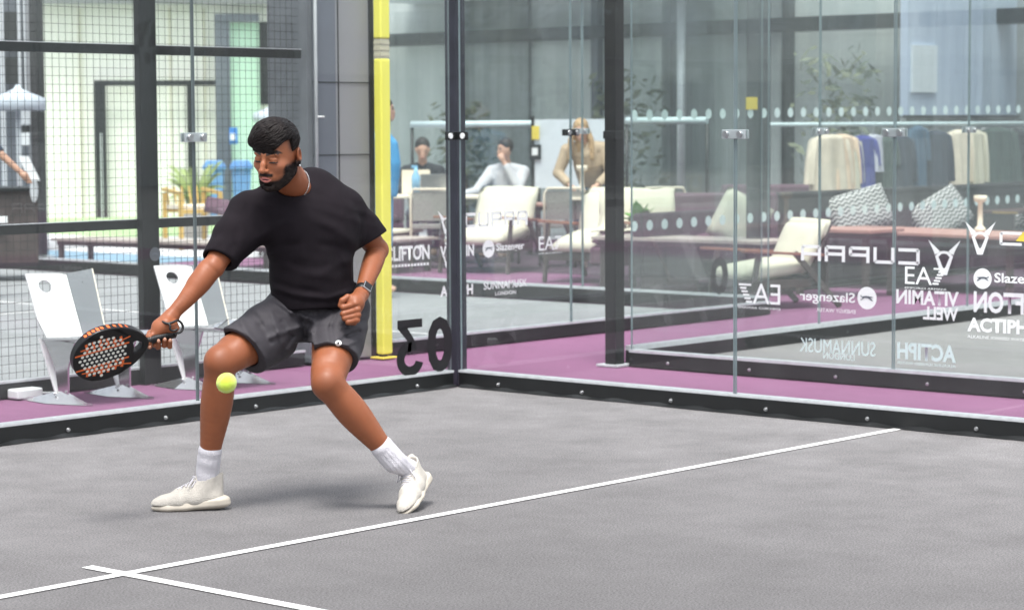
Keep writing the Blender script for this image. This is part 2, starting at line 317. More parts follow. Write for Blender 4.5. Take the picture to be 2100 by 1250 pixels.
# mesh fence
t = thing('mesh_fence', 'black wire mesh fence behind the two metal chairs, with rails and a square post', 'fence'); fence = t
k = MB(); x0, x1 = -12, .30
for i in range(1, 61): k.box((x0, BY+.03, .09+i*.05-.0011), (x1, BY+.0332, .09+i*.05+.0011))
k.build('wire_mesh', M['black'], t); k = MB()
for i in range(int((x1-x0)/.05)): k.box((x0+i*.05-.0005, BY+.0334, .1), (x0+i*.05+.0005, BY+.0362, 3.05))
k.build('wire_mesh', M['black'], t)
MB().box((x0, BY, 0), (x1, BY+.06, .085)).build('base_frame', M['black'], t, .004); MB().box((x0, BY-.004, .086), (x1, BY+.02, .1)).build('base_trim', M['edge'], t)
for z in (.96, 2.0):
    MB().box((x0, BY, z-.028), (x1, BY+.025, z+.028)).build('rail', M['frame'], t, .003)
    MB().box((x0, BY-.001, z+.0285), (x1, BY+.022, z+.032)).build('rail_edge', M['edge'], t)
for x in (-1.01, -3.01, -5.01): MB().box((x-.065, BY-.055, 0), (x+.065, BY-.002, 3.1)).build('post', M['frame'], t, .004)
# grey clad box column and yellow padded post
M['satin'] = mat('dull_galvanised', (.36, .38, .39), .5, .2, .1, 10)
def col_things():
    a = onz(622, 752).x; t = thing('clad_column', 'tall slate grey clad column with a thin pale pipe, between the mesh and the yellow pad', 'column', (.62, BY, 0))
    MB().box((-.27, .0, .012), (.29, .34, 3.6)).build('grey_panel', M['grey'], t, .004)
    MB().box((-.285, -.012, .012), (-.24, .36, 3.6)).build('corner_trim', M['counter'], t, .004)
    MB().box((-.0, -.004, .03), (.009, .0, 3.6)).build('seam', M['black'], t)
    MB().box((.285, -.012, .012), (.325, .3, 3.6)).build('corner_trim', M['black'], t, .004)
    MB().box((-.23, -.003, .012), (-.02, .0, 3.6)).build('side_panel', M['grey_dark'], t)
    for z in (1.82, 1.35): MB().box((-.27, -.006, z), (.285, -.003, z+.006)).build('seam', M['frame'], t)
    p = MB().tube([(-.225, -.03, .012), (-.225, -.03, 3.5)], .012, 12).build('pipe', M['satin'], t)
    MB().tube([(-.225, -.045, 1.6), (-.17, -.045, 1.6)], .006, 8).build('pipe_valve', M['plastic'], p)
col_things()
t = thing('padded_post', 'bright yellow padded post standing left of the rear court glass', 'post', (.955, BY-.06, 0)); yp = t
MB().box((-.02, -.02, .01), (.02, .02, 3.1)).build('post_core', M['black'], t)
MB().box((-.045, -.05, .03), (.045, .021, 1.98)).box((-.045, -.05, 2.11), (.045, .021, 3.0)).build('pad', M['yellow'], t, .012, 3)
k = MB().box((-.04, -.045, 1.981), (.04, .019, 2.109))
for q in range(3): k.box((-.042, -.048, 1.995+q*.04), (.042, .02, 2.01+q*.04))
k.build('strap', M['strap'], t); MB().box((-.07, -.07, 0), (.07, .05, .012)).build('base_plate', M['signyellow'], t, .003)

# ---------------------------------------------------------------- lettering on the glass
W, VB = M['white'], M['vinyl_black']
def logo_y(org, s, xd, zd, name, par):
    """winged Y emblem as flat vinyl"""
    k = MB(); o = Vector(org); X, Z = Vector(xd), Vector(zd)
    def q(pts): k.bm.faces.new([k.bm.verts.new(o+X*(x*s)+Z*(y*s)) for x, y in pts])
    for sg in (1, -1):
        q([(sg*1.0, .95), (sg*.28, .35), (sg*.38, .22), (sg*.62, .28)])
        q([(sg*.62, .28), (sg*.38, .22), (sg*.60, .16)])
        q([(sg*.02, .22), (sg*.34, .16), (sg*.22, .02), (sg*.02, .08)]) if 0 else None
        q([(0, .36), (sg*.24, .33), (sg*.56, .08), (sg*.36, .02), (sg*.16, .2), (0, .22)])
        q([(sg*.56, .08), (sg*.18, -.95), (sg*.0, -.95), (sg*.0, -.62), (sg*.1, -.5), (sg*.34, .02)])
    return k.build(name, W, par)
def disc(org, r, xd, zd, m, name, par, n=28, cat_=True):
    k = MB(); X, Z = Vector(xd), Vector(zd); o = Vector(org)
    k.bm.faces.new([k.bm.verts.new(o+X*(r*math.cos(6.2832*i/n))+Z*(r*math.sin(6.2832*i/n))) for i in range(n)])
    d = k.build(name, m, par)
    if cat_:                                                       # leaping animal mark
        nn = X.cross(Z)*.0015; nn = nn if nn.dot(fw) < 0 else -nn
        k = MB()
        for P in ([(-.7, .12), (-.3, .16), (.1, .2), (.45, .14), (.72, .26), (.66, .1), (.3, .02), (-.1, .0), (-.4, .02)], [(-.34, .04), (-.1, .0), (-.5, -.24), (-.66, -.22)], [(.2, .04), (.36, .08), (.62, -.12), (.7, -.22), (.5, -.14)]):
            k.bm.faces.new([k.bm.verts.new(o+nn+X*(x*r)+Z*(y*r)) for x, y in P])
        k.build('animal_mark', M['grey_dark'], d)
    return d
def wide_letters(txt, org, w, h, xd, zd, par, name='lettering'):
    """wide squared letters made of strokes (rounded rectangle alphabet)"""
    X, Z = Vector(xd), Vector(zd); o = Vector(org); n = len(txt); cw = w/n; lw = cw*.84; s = h*.2; k = MB()
    def r(x0, x1, y0, y1, i):
        a = -w/2+i*cw; k.bm.faces.new([k.bm.verts.new(o+X*(a+x)+Z*(y-h/2)) for x, y in ((x0, y0), (x1, y0), (x1, y1), (x0, y1))])
    v = s*1.15
    for i, c in enumerate(txt):
        if c == 'C': r(0, v, s*.4, h-s*.4, i); r(v*.4, lw, 0, s, i); r(v*.4, lw, h-s, h, i)
        if c == 'U': r(0, v, s*.5, h, i); r(lw-v, lw, s*.5, h, i); r(v*.5, lw-v*.5, 0, s, i)
        if c in 'PR': r(0, v, 0, h, i); r(v, lw-v*.5, h-s, h, i); r(v, lw-v*.5, h*.38, h*.38+s, i); r(lw-v, lw, h*.45, h-s*.5, i)
        if c == 'R': r(lw-v, lw, 0, h*.42, i)
        if c == 'A': r(0, v, 0, h-s*.5, i); r(lw-v, lw, 0, h-s*.5, i); r(v*.5, lw-v*.5, h-s, h, i); r(v, lw-v, h*.34, h*.34+s, i)
    return k.build(name, W, par)
def ea7(org, w, h, xd, zd, par):
    X, Z = Vector(xd), Vector(zd); o = Vector(org)
    place_text('lettering', 'EA', w*.66, h, o-X*(w*.17), X, Z, W, par); k = MB()
    for i in range(6):
        y = h/2-h*.075-i*h*.17; x1 = w*.5-i*w*.035; x0 = w*.2 if i == 0 else x1-w*.15
        k.bm.faces.new([k.bm.verts.new(o+X*x+Z*yy) for x, yy in ((x0, y-h*.05), (x1, y-h*.05), (x1, y+h*.05), (x0, y+h*.05))])
    k.build('striped_numeral', W, par)
    place_text('lettering', 'EMPORIO ARMANI', w*1.0, h*.11, o-Z*(h*.72), X, Z, W, par)
def decals(par, f, X, o, sc=1.0):
    """the whole sponsor set; f(u, z) gives a point, u grows in reading direction X"""
    def p(u, z): return f(u, z)
    wide_letters('CUPRA', p(-.02+o, .88), .72*sc, .105*sc, X, VZ, par); logo_y(p(-.50*sc+o, .9), .105*sc, X, VZ, 'winged_emblem', par)
# own back wall number, read from outside (mirrored from inside)
def num(par, ch, pts, m, X, f, z, w, h, bold=.03): return place_text('numeral', ch, w, h, f, X, VZ, m, par, bold)
c0 = ony(902, 706, .012); c3 = ony(841, 713, .012); e1 = ony(815, 700, .012); e2 = ony(873, 700, .012)
hh = (ony(907, 650, 0)-ony(907, 765, 0)).z
place_text('numeral', '0', .215, hh, c0, -VX, VZ, VB, own_back, .035); k = MB(); w3, st = .225, .052                                 # flat-topped 3
def n3(x, y): return c3-VX*((x-.5)*w3)+VZ*((y-.5)*hh)
outer = [n3(.5+.5*math.cos(a), .30+.30*math.sin(a)) for a in [math.radians(205-10+q*11.5) for q in range(24)]]; inner = [n3(.5+.21*math.cos(a), .30+.125*math.sin(a)) for a in [math.radians(205-10+q*11.5) for q in range(24)]]
ov, iv = [k.bm.verts.new(p) for p in outer], [k.bm.verts.new(p) for p in inner]
for q in range(23): k.bm.faces.new((ov[q], ov[q+1], iv[q+1], iv[q]))
k.quad([n3(.04, 1), n3(.96, 1), n3(.96, .85), n3(.04, .85)]); k.quad([n3(.96, .86), n3(.60, .86), n3(.26, .57), n3(.56, .60)]); k.quad([n3(.26, .57), n3(.56, .60), n3(.60, .425), n3(.26, .455)])
k.build('numeral', VB, own_back)
disc(ony(318, 521, .012), .036, -VX, VZ, M['counter'], 'round_emblem', own_back)
# neighbour side wall, reversed; reading direction is -y for someone inside that court => from here it runs right to left
def onN(px_, py_): return onx(px_, py_, NX+.010)
R_ = VY                                                        # +y points left in the picture: mirrored text reads towards +y
p, q = onN(1635, 518), onN(1886, 526); wd = abs(q.y-p.y)
wide_letters('CUPRA', (p+q)/2, wd, abs((onN(1760, 503)-onN(1760, 536)).z), VY, VZ, nb_side)
logo_y(onN(1936, 528), abs(onN(1902, 500).y-onN(1968, 500).y)/2, VY, VZ, 'winged_emblem', nb_side)
p, q = onN(1515, 600), onN(1600, 604); ea7((p+q)/2, abs(p.y-q.y), abs((onN(1560, 581)-onN(1560, 622)).z), VY, VZ, nb_side)
p, q = onN(1640, 609), onN(1753, 613); place_text('lettering', 'Slazenger', abs(p.y-q.y), abs((onN(1700, 598)-onN(1700, 624)).z), (p+q)/2, VY, VZ, W, nb_side, .012)
place_text('lettering', 'ENERGY WATER', abs(p.y-q.y)*.7, .022, onN(1714, 637), VY, VZ, W, nb_side)
disc(onN(1778, 611), abs((onN(1778, 588)-onN(1778, 634)).z)/2, VY, VZ, W, 'round_emblem', nb_side)
p, q = onN(1838, 609), onN(1966, 612); place_text('lettering', 'VITAMIN', abs(p.y-q.y), abs((onN(1900, 595)-onN(1900, 625)).z), (p+q)/2, VY, VZ, W, nb_side, .03)
p, q = onN(1893, 642), onN(1965, 644); place_text('lettering', 'WELL', abs(p.y-q.y), abs((onN(1900, 629)-onN(1900, 656)).z), (p+q)/2, VY, VZ, W, nb_side, .03)
p, q = onN(2000, 620), onN(2130, 623); place_text('lettering', 'CLIFTON', abs(p.y-q.y)*1.25, abs((onN(2050, 598)-onN(2050, 642)).z), (p+q)/2-VY*.04, VY, VZ, W, nb_side, .03)
p, q = onN(1640, 711), onN(1795, 711); place_text('lettering', 'SUNNAMUSK', abs(p.y-q.y), .085, (p+q)/2, VY, VZ, M['frost'], nb_side, .0); place_text('lettering', 'LONDON', .22, .04, onN(1720, 730), VY, VZ, M['frost'], nb_side)
p, q = onN(1840, 720), onN(1960, 724); place_text('lettering', 'ACTIPH', abs(p.y-q.y), .1, (p+q)/2, VY, VZ, M['frost'], nb_side, .03); place_text('lettering', 'ALKALINE IONISED WATER', abs(p.y-q.y), .014, (p+q)/2-VZ*.07, VY, VZ, M['frost'], nb_side)
# own side wall: forward reading (towards -y = right)
def onO(a, b): return onx(a, b, .012)
logo_y(onO(2010, 488), abs(onO(1979, 470).y-onO(2042, 470).y)/2, -VY, VZ, 'winged_emblem', own_side)
p, q = onO(2050, 490), onO(2330, 496); wide_letters('CUPRA', (p+q)/2, abs(p.y-q.y), abs((onO(2060, 476)-onO(2060, 504)).z), -VY, VZ, own_side)
MB().quad([onO(2083, 494), onO(2110, 496), onO(2110, 474), onO(2098, 476)]).build('yellow_mark', M['signyellow'], own_side)
p, q = onO(1856, 563), onO(1940, 568); ea7((p+q)/2, abs(p.y-q.y), abs((onO(1900, 544)-onO(1900, 580)).z), -VY, VZ, own_side)
disc(onO(2015, 571), abs((onO(2015, 550)-onO(2015, 592)).z)/2, -VY, VZ, W, 'round_emblem', own_side)
p, q = onO(2039, 572), onO(2160, 577); place_text('lettering', 'Slazenger', abs(p.y-q.y), abs((onO(2060, 560)-onO(2060, 586)).z), (p+q)/2, -VY, VZ, W, own_side, .02)
p, q = onO(1984, 665), onO(2108, 671); place_text('lettering', 'ACTIPH', abs(p.y-q.y), abs((onO(2060, 650)-onO(2060, 679)).z), (p+q)/2, -VY, VZ, W, own_side, .035)
place_text('lettering', 'ALKALINE IONISED WATER', abs(p.y-q.y), .014, (p+q)/2-VZ*.06, -VY, VZ, W, own_side)
# rear court glass: forward reading (towards +x = right)
def onB(a, b): return ony(a, b, BY+.01)
p, q = onB(953, 454), onB(1086, 444); wide_letters('CUPRA', (p+q)/2, abs(p.x-q.x), .105, VX, VZ, rear_glass)
logo_y(onB(915, 455), .085, VX, VZ, 'winged_emblem', rear_glass)
p, q = onB(1105, 499), onB(1152, 497); ea7((p+q)/2, abs(p.x-q.x), .1, VX, VZ, rear_glass)
disc(onB(1002, 510), .062, VX, VZ, W, 'round_emblem', rear_glass); p, q = onB(1018, 509), onB(1075, 505); place_text('lettering', 'Slazenger', abs(p.x-q.x), .07, (p+q)/2, VX, VZ, W, rear_glass, .02)
p, q = onB(903, 517), onB(972, 512); place_text('lettering', 'VITAMIN', abs(p.x-q.x), .08, (p+q)/2, VX, VZ, W, rear_glass, .03); place_text('lettering', 'WELL', .2, .08, onB(930, 536), VX, VZ, W, rear_glass, .03)
p, q = onB(790, 521), onB(881, 517); place_text('lettering', 'CLIFTON', abs(p.x-q.x), .1, (p+q)/2, VX, VZ, W, rear_glass, .03)
k = MB()
for i in range(14): k.quad([(p+q)/2+VX*((i-7)*abs(p.x-q.x)/14+a)+VZ*(-.09+b) for a, b in ((0, 0), (.022, 0), (.022, .018), (0, .018))])
k.build('small_print', W, rear_glass)
p, q = onB(903, 597), onB(970, 593); place_text('lettering', 'ACTIPH', abs(p.x-q.x), .075, (p+q)/2, VX, VZ, W, rear_glass, .035)
p, q = onB(992, 585), onB(1081, 580); place_text('lettering', 'SUNNAMUSK', abs(p.x-q.x), .055, (p+q)/2, VX, VZ, W, rear_glass, .01); place_text('lettering', 'LONDON', .22, .025, onB(1037, 600), VX, VZ, W, rear_glass, .01)
place_text('numeral', '0', .24, .30, onB(1475, 565), VX, VZ, VB, rear_glass, .03)
# ---------------------------------------------------------------- corridor chairs (folded metal)
def metal_chair(x, y, rz, label):
    t = thing('metal_chair', label, 'chair', (x, y, -.008), rz, 'folded metal chairs by the mesh fence')
    st = M['whitemetal']; th = .012
    def leaf(poly, m, name, off, par=t, mb=None):
        k = mb or MB(); k.prism(poly, off); return k.build(name, m, par, .0015)
    # local: +x width, -y front; seat .44 high; backrest folded along a centre ridge, leaning back
    bl, br, bm_ = Vector((-.25, .02, .365)), Vector((.19, .02, .38)), Vector((-.02, -.05, .362))
    tl, tr_, tm = Vector((-.24, .18, .72)), Vector((.23, .18, .725)), Vector((-.0, .12, .712))
    # left leaf has a round hole: build as ring of quads
    def holed(a, b, c, d, m, name, cu, cv, r, n=28):
        """a,b bottom, d,c top ; hole centre (cu,cv) in 0..1"""
        k = MB(); nrm = (b-a).cross(d-a).normalized()*th; W_, H_ = (b-a).length, (d-a).length
        def P(u, v): return a*(1-u)*(1-v)+b*u*(1-v)+c*u*v+d*(1-u)*v
        for s_ in (0, 1):
            inn, out = [], []
            for i in range(n):
                ang = 6.28318*i/n; cx, cy = math.cos(ang), math.sin(ang)
                inn.append(k.bm.verts.new(P(cu+r*cx/W_, cv+r*cy/H_)+nrm*s_))
                # outer: project on rectangle border
                tx = ((1-cu) if cx > 0 else cu)/max(abs(cx)/W_, 1e-6); ty = ((1-cv) if cy > 0 else cv)/max(abs(cy)/H_, 1e-6); q = min(tx, ty)
                out.append(k.bm.verts.new(P(cu+q*cx/W_, cv+q*cy/H_)+nrm*s_))
            for i in range(n): k.bm.faces.new((inn[i], inn[(i+1) % n], out[(i+1) % n], out[i]))
            # corners
            for (u, v) in ((0, 0), (1, 0), (1, 1), (0, 1)):
                best = min(range(n), key=lambda i: ((out[i].co-nrm*s_)-P(u, v)).length+((out[(i+1) % n].co-nrm*s_)-P(u, v)).length)
                k.bm.faces.new((out[best], out[(best+1) % n], k.bm.verts.new(P(u, v)+nrm*s_)))
            if s_ == 0: i0, o0 = inn, out
            else:
                for i in range(n): k.bm.faces.new((i0[i], i0[(i+1) % n], inn[(i+1) % n], inn[i]))
        e = [(0, 0), (1, 0), (1, 1), (0, 1)]
        for i in range(4):
            p, q = P(*e[i]), P(*e[(i+1) % 4]); k.quad([p, q, q+nrm, p+nrm])
        return k.build(name, m, t)
    holed(bl, bm_, tm, tl, st, 'backrest', .40, .80, .038)
    holed(bm_, br, tr_, tm, M['satinmetal'], 'backrest', .5, .82, .0005 if False else .004)
    k = MB(); k.bar(br+Vector((.004, 0, 0)), tr_+Vector((.004, 0, 0)), .012, .026); k.build('backrest_edge', M['ivoryedge'], t)
    # seat: two leaves folded down to a ridge
    fl, fr, fm = Vector((-.24, -.36, .385)), Vector((.25, -.36, .40)), Vector((0, -.38, .34))
    sl, sr, sm_ = Vector((-.25, .02, .365)), Vector((.19, .02, .38)), Vector((-.02, -.02, .335))
    leaf([sl, fl, fm, sm_], M['mirrormetal'], 'seat', (0, 0, -th)); leaf([sm_, fm, fr, sr], M['mirrormetal'], 'seat', (0, 0, -th))
    # legs: tapering folded blades and tent shaped foot plates
    for sx, sp in ((-.21, -.25), (.23, .19)):
        top1, top2, b1, b2 = Vector((sx-.0, .06, .36)), Vector((sx, -.22, .35)), Vector((sx+.02, -.04, .055)), Vector((sx+.02, -.13, .055))
        lg = leaf([top1, top2, (top2+b2)/2+Vector((0, .03, 0)), b2, b1, (top1+b1)/2+Vector((0, -.035, 0))], M['mirrormetal'], 'leg', (th, 0, 0))
        leaf([top1+Vector((-.012, .03, 0)), top1+Vector((.13, .03, -.02)), b1+Vector((.05, .02, .0)), b1+Vector((-.01, .02, 0))], st, 'leg', (0, -th, 0))
        ft = MB(); A, B, Cc, D = Vector((sx-.03, .22, .004)), Vector((sx+.03, -.33, .004)), Vector((sx-.07, -.04, .004)), Vector((sx+.03, -.07, .075)); Ee = Vector((sx+.11, -.05, .004))
        for f in ((A, Cc, D), (Cc, B, D), (B, Ee, D), (Ee, A, D)): ft.bm.faces.new([ft.bm.verts.new(q) for q in f])
        ft.bar(A, B+Vector((.0, 0, .004)), .012, .012)
        foot = ft.build('foot_plate', M['mirrormetal'], t)
        MB().ellip((sx-.02, -.06, .055), (.008, .008, .008)).build('rivet', M['steel'], foot)
    return t
M['whitemetal'] = mat('white_coated_metal', (.78, .78, .78), .3, .15, .02); M['satinmetal'] = mat('satin_metal', (.33, .345, .355), .38, .55, .06, 3)
M['mirrormetal'] = mat('polished_metal', (.62, .62, .63), .16, .9, .05, 3); M['ivoryedge'] = mat('ivory_edge', (.75, .7, .58), .5)
metal_chair(-1.76, 1.31, 0, 'white and steel folded metal chair behind the racket')
metal_chair(-.82, 1.31, 0, 'white and steel folded metal chair behind the player forearm, beside the dark post')
t = thing('floor_box', 'small white plastic box on the plum floor behind the left metal chair', 'box', tuple(onz(52, 815)), 0)
MB().box((-.09, -.05, .0), (.09, .05, .055)).build('box_body', M['plastic'], t, .01); MB().tube([(.09, 0, .02), (.17, .02, .012), (.25, .0, .01)], .006, 8).build('cable', M['plastic'], t)

# ---------------------------------------------------------------- lounge behind
G_pave = groundmat('pale_paving', (.62, .62, .64), 40, .06, .06); G_lawn = groundmat('bright_green_turf', (.34, .48, .24), 60, .2, .1); G_blue = groundmat('blue_court', (.2, .32, .42), 60, .1, .06)
sheet('pale_paving', BX+4, 40, 11.2, 60, -.004, G_pave); sheet('lawn', 10.9, 40, 16.2, 60, .0, G_lawn)
sheet('blue_strip', 6.5, 8.2, 11.3, 60, -.002, G_blue); sheet('white_strip', 8.2, 10.9, 11.3, 60, -.0, G_pave)
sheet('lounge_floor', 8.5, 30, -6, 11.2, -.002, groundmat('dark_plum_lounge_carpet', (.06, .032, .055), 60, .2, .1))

def cushion_slab(k, c, s, R=None, n=8, puff=.25):
    """soft rectangular cushion, superellipsoid"""
    g = bmesh.ops.create_grid(k.bm, x_segments=n, y_segments=n, size=1); 
    for v in g['verts']: pass
    top = g['verts']; 
    d = bmesh.ops.duplicate(k.bm, geom=list({e for v in top for e in v.link_edges} | {f for v in top for f in v.link_faces})+top)
    low = [e for e in d['geom'] if isinstance(e, bmesh.types.BMVert)]
    for vs, sg in ((top, 1), (low, -1)):
        for v in vs:
            x, y = v.co.x, v.co.y; h = (1-abs(x)**5)**.5*(1-abs(y)**5)**.5 if abs(x) < 1 and abs(y) < 1 else 0
            q = Vector((x*s[0]/2*(1-.02*y*y), y*s[1]/2, sg*h*s[2]/2)); v.co = (R @ q if R else q)+Vector(c)
            for f in v.link_faces: f.smooth = True
    bmesh.ops.remove_doubles(k.bm, verts=top+low, dist=.0005)
    return k
from mathutils import Euler
def lounge_chair(x, y, rz, label, wood='wood', cloth='cream', group='cream lounge armchairs', s=1.0):
    """front = local -y"""
    t = thing('lounge_armchair', label, 'armchair', (x, y, 0), rz, group); t.scale = (s, s, s)
    cushion_slab(MB(), (0, -.05, .36), (.66, .74, .17), Euler((.12, 0, 0)).to_matrix(), 10).build('seat_cushion', M[cloth], t)
    cushion_slab(MB(), (0, .37, .56), (.66, .56, .16), Euler((1.12, 0, 0)).to_matrix(), 10).build('back_cushion', M[cloth], t)
    cushion_slab(MB(), (0, .50, .74), (.64, .20, .19), Euler((1.12, 0, 0)).to_matrix(), 8).build('headrest', M[cloth], t)
    for sx in (-.37, .37):
        MB().bar((sx, -.48, .56), (sx, .42, .50), .07, .026).build('armrest', M[wood], t, .006)
        MB().bar((sx, -.40, 0), (sx, -.30, .55), .03, .055).build('leg', M['darkwood'], t, .004); MB().bar((sx, .62, .0), (sx, .10, .53), .03, .055).build('leg', M['darkwood'], t, .004)
    MB().box((-.35, -.38, .20), (.35, .30, .275)).build('seat_frame', M['darkwood'], t); MB().bar((0, .3, .26), (0, .56, .78), .6, .02, None, (0, 1, 0)).build('back_frame', M['darkwood'], t)
    return t
def low_table(x, y, rz, L_, W_, h, label, top='woodtop', leg='darkwood', group='low lounge tables', name='low_table'):
    t = thing(name, label, 'table', (x, y, 0), rz, group)
    MB().box((-L_/2, -W_/2, h-.03), (L_/2, W_/2, h)).build('tabletop', M[top], t, .004)
    MB().box((-L_/2+.05, -W_/2+.05, h-.08), (L_/2-.05, W_/2-.05, h-.031)).build('apron', M[leg], t)
    for a in (-1, 1):
        for b in (-1, 1): MB().box((a*(L_/2-.1)-.025, b*(W_/2-.07)-.025, 0), (a*(L_/2-.1)+.025, b*(W_/2-.07)+.025, h-.081)).build('leg', M[leg], t)
    return t
def pot_plant(p, s, label, pot='pot', kind='bushy'):
    t = thing('potted_plant', label, 'plant', p); rng = random.Random(int(p[0]*97+p[1]*13))
    MB().lathe([(.035*s, 0), (.05*s, .09*s), (.044*s, .09*s), (.04*s, .08*s)], n=14).build('pot', M[pot], t)
    k = MB()
    for i in range(60):
        a = rng.random()*6.28; el = rng.uniform(.1, 1.4); L_ = s*rng.uniform(.07, .15); d = Vector((math.cos(a)*math.cos(el), math.sin(a)*math.cos(el), math.sin(el)))
        b = Vector((0, 0, .085*s)); tip = b+d*L_; sd_ = d.cross(VZ).normalized()*L_*.28 if abs(d.z) < .99 else VX*.02
        m_ = b+d*L_*.55+Vector((0, 0, .012*s)); k.bm.faces.new([k.bm.verts.new(q) for q in (b+d*L_*.15, m_+sd_, tip, m_-sd_)])
    k.build('leaves', M['leaf'], t); return t
# cream armchairs seen over the rear court
def between(ax, ay, bx_, by_, z, d): pass
lounge_chair(8.35, 7.25, math.radians(-72), 'cream lounge armchair just right of the yellow pad, half behind the glass corner', s=1.05)
lounge_chair(7.85, 5.35, math.radians(-72), 'cream lounge armchair behind the low table, in the middle of the lounge', s=1.08)
lounge_chair(6.12, 2.12, math.radians(-112), 'cream high-backed armchair turned sideways beside the plum walkway, right of the glass post', s=.88)
tb = low_table(7.15, 3.65, math.radians(93), 1.9, .6, .5, 'long pale slatted low table with a small leafy plant on it')
pot_plant(tuple(Vector((7.1, 4.25, .5))), 1.5, 'small green plant in a dark pot on the low lounge table', 'darkpot')
tb2 = low_table(8.0, 8.9, math.radians(95), 1.4, .6, .42, 'cream topped low table right of the yellow pad', 'cream')
pot_plant((7.85, 8.55, .42), 1.9, 'bright green bushy plant in a pale pot right of the yellow pad', 'pot')
# plum sofa with cream throw
def sofa(x, y, rz, L_, label, group='plum sofas'):
    t = thing('sofa', label, 'sofa', (x, y, 0), rz, group)
    MB().box((-L_/2, -.4, .2), (L_/2, .4, .38)).build('base', M['purple'], t, .03, 3)
    n = max(1, round(L_/.8))
    for i in range(n):
        cushion_slab(MB(), (-L_/2+(i+.5)*L_/n, -.05, .43), (L_/n, .72, .16), None, 8).build('seat_cushion', M['purple'], t)
    MB().bar((-L_/2, .36, .62), (L_/2, .36, .62), .16, .5).build('backrest', M['purple'], t, .04, 3)
    for a in (-1, 1):
        for b in (-1, 1): MB().tube([(a*(L_/2-.1), b*.32, 0), (a*(L_/2-.12), b*.3, .2)], .02, 8).build('leg', M['darkwood'], t)
    return t
s1 = sofa(7.95, 4.35, math.radians(-58), 1.75, 'plum sofa with a cream throw over its backrest, right of the black corner post')
def throw():
    k = MB(); xs = [-.95+.085*i for i in range(15)]; prof = [(-.30, .52), (.1, .525), (.255, .54), (.262, .70), (.27, .885), (.33, .90), (.43, .89), (.455, .84), (.46, .6)]
    rows = []
    xs = [x*.62-.28 for x in xs]
    for x in xs: rows.append([k.bm.verts.new((x+.012*math.sin(z*21), y+.012*math.sin(x*17+z*5)*(1 if y < .3 else .5), z+.006*math.sin(x*23))) for y, z in prof])
    for A, B in zip(rows, rows[1:]):
        for j in range(len(prof)-1): k.bm.faces.new((A[j], A[j+1], B[j+1], B[j])).smooth = True
    o = k.build('throw_blanket', M['cream']); o.location = s1.location; o.rotation_euler = s1.rotation_euler
    sm = o.modifiers.new('s', 'SOLIDIFY'); sm.thickness = .012; sm.offset = 1
    setp(o, 'cream throw draped over the backrest of the plum sofa', 'blanket')
throw()
o = cushion_slab(MB(), (0, 0, 0), (.5, .5, .14), None, 10).build('cushion', M['cream']); o.location = (7.98, 3.72, .62); o.rotation_euler = (math.radians(80), math.radians(28), math.radians(-50)); setp(o, 'pale cream square cushion leaning on the right end of the plum sofa', 'cushion')
sofa(9.5, 10.9, math.radians(-60), 1.7, 'plum sofa far left behind the yellow pad and the player shoulder')
sofa(11.2, 5.3, math.radians(-52), 1.6, 'plum sofa half hidden behind the black corner post, below the standing woman')
# armrest tables
low_table(7.7, 2.35, math.radians(90), .9, .55, .60, 'dark edged side table between the sofa and the sideways armchair', 'pinkwood')
low_table(9.0, 2.2, math.radians(80), 2.6, .9, .53, 'long reddish wooden dining table behind the sideways armchair', 'pinkwood', group='dining tables')
low_table(10.9, 8.3, math.radians(90), 1.7, .5, .62, 'reddish wooden bench table left of the standing glass joint', 'pinkwood', group='dining tables')
# bench table left
low_table(6.6, 10.3, math.radians(97), 3.2, .6, .31, 'long dark bench table on thin legs seen through the mesh', 'woodtop', group='bench tables by the mesh', name='bench_table')
low_table(7.6, 8.9, math.radians(97), 2.4, .7, .36, 'pale topped bench table behind the player right sleeve', 'woodtop', group='bench tables by the mesh', name='bench_table')
# cafe tables and seated people at the back
def cafe_table(p, label, L_=.9, W_=.6, h=.76):
    t = thing('cafe_table', label, 'table', (p.x, p.y, 0), math.radians(-40), 'cafe tables at the back')
    MB().box((-L_/2, -W_/2, h-.03), (L_/2, W_/2, h)).build('tabletop', M['ivory'], t, .004)
    for a in (-1, 1):
        for b in (-1, 1): MB().tube([(a*(L_/2-.06), b*(W_/2-.06), 0), (a*(L_/2-.06), b*(W_/2-.06), h-.03)], .015, 8).build('leg', M['darkwood'], t)
    return t
def cafe_chair(p, rz, label):
    t = thing('cafe_chair', label, 'chair', (p.x, p.y, 0), rz, 'rattan cafe chairs')
    MB().box((-.22, -.22, .43), (.22, .22, .47)).build('seat', M['rattan'], t, .01)
    MB().tube([(-.23, .22, 0), (-.23, .22, .8), (-.2, .24, .86), (.2, .24, .86), (.23, .22, .8), (.23, .22, 0)], .014, 8).build('frame', M['ivory'], t)
    MB().box((-.21, .215, .52), (.21, .235, .83)).build('backrest', M['rattan'], t)
    for sx in (-.2, .2): MB().tube([(sx, -.2, 0), (sx, -.2, .43)], .014, 8).build('leg', M['darkwood'], t)
    return t
def at(px_, D, z=0):                       # a spot on the floor in picture column px_, D metres out
    d = ray(px_, 259); d = Vector((d.x, d.y, 0)).normalized(); return Vector((CAM.x, CAM.y, 0))+d*D+Vector((0, 0, z))
def body_tube(k, pts, rs, m): k.tube(pts, rs, 12, m); [k.ellip(p, (r, r, r), m, None, 8, 10) for p, r in zip(pts, rs)]
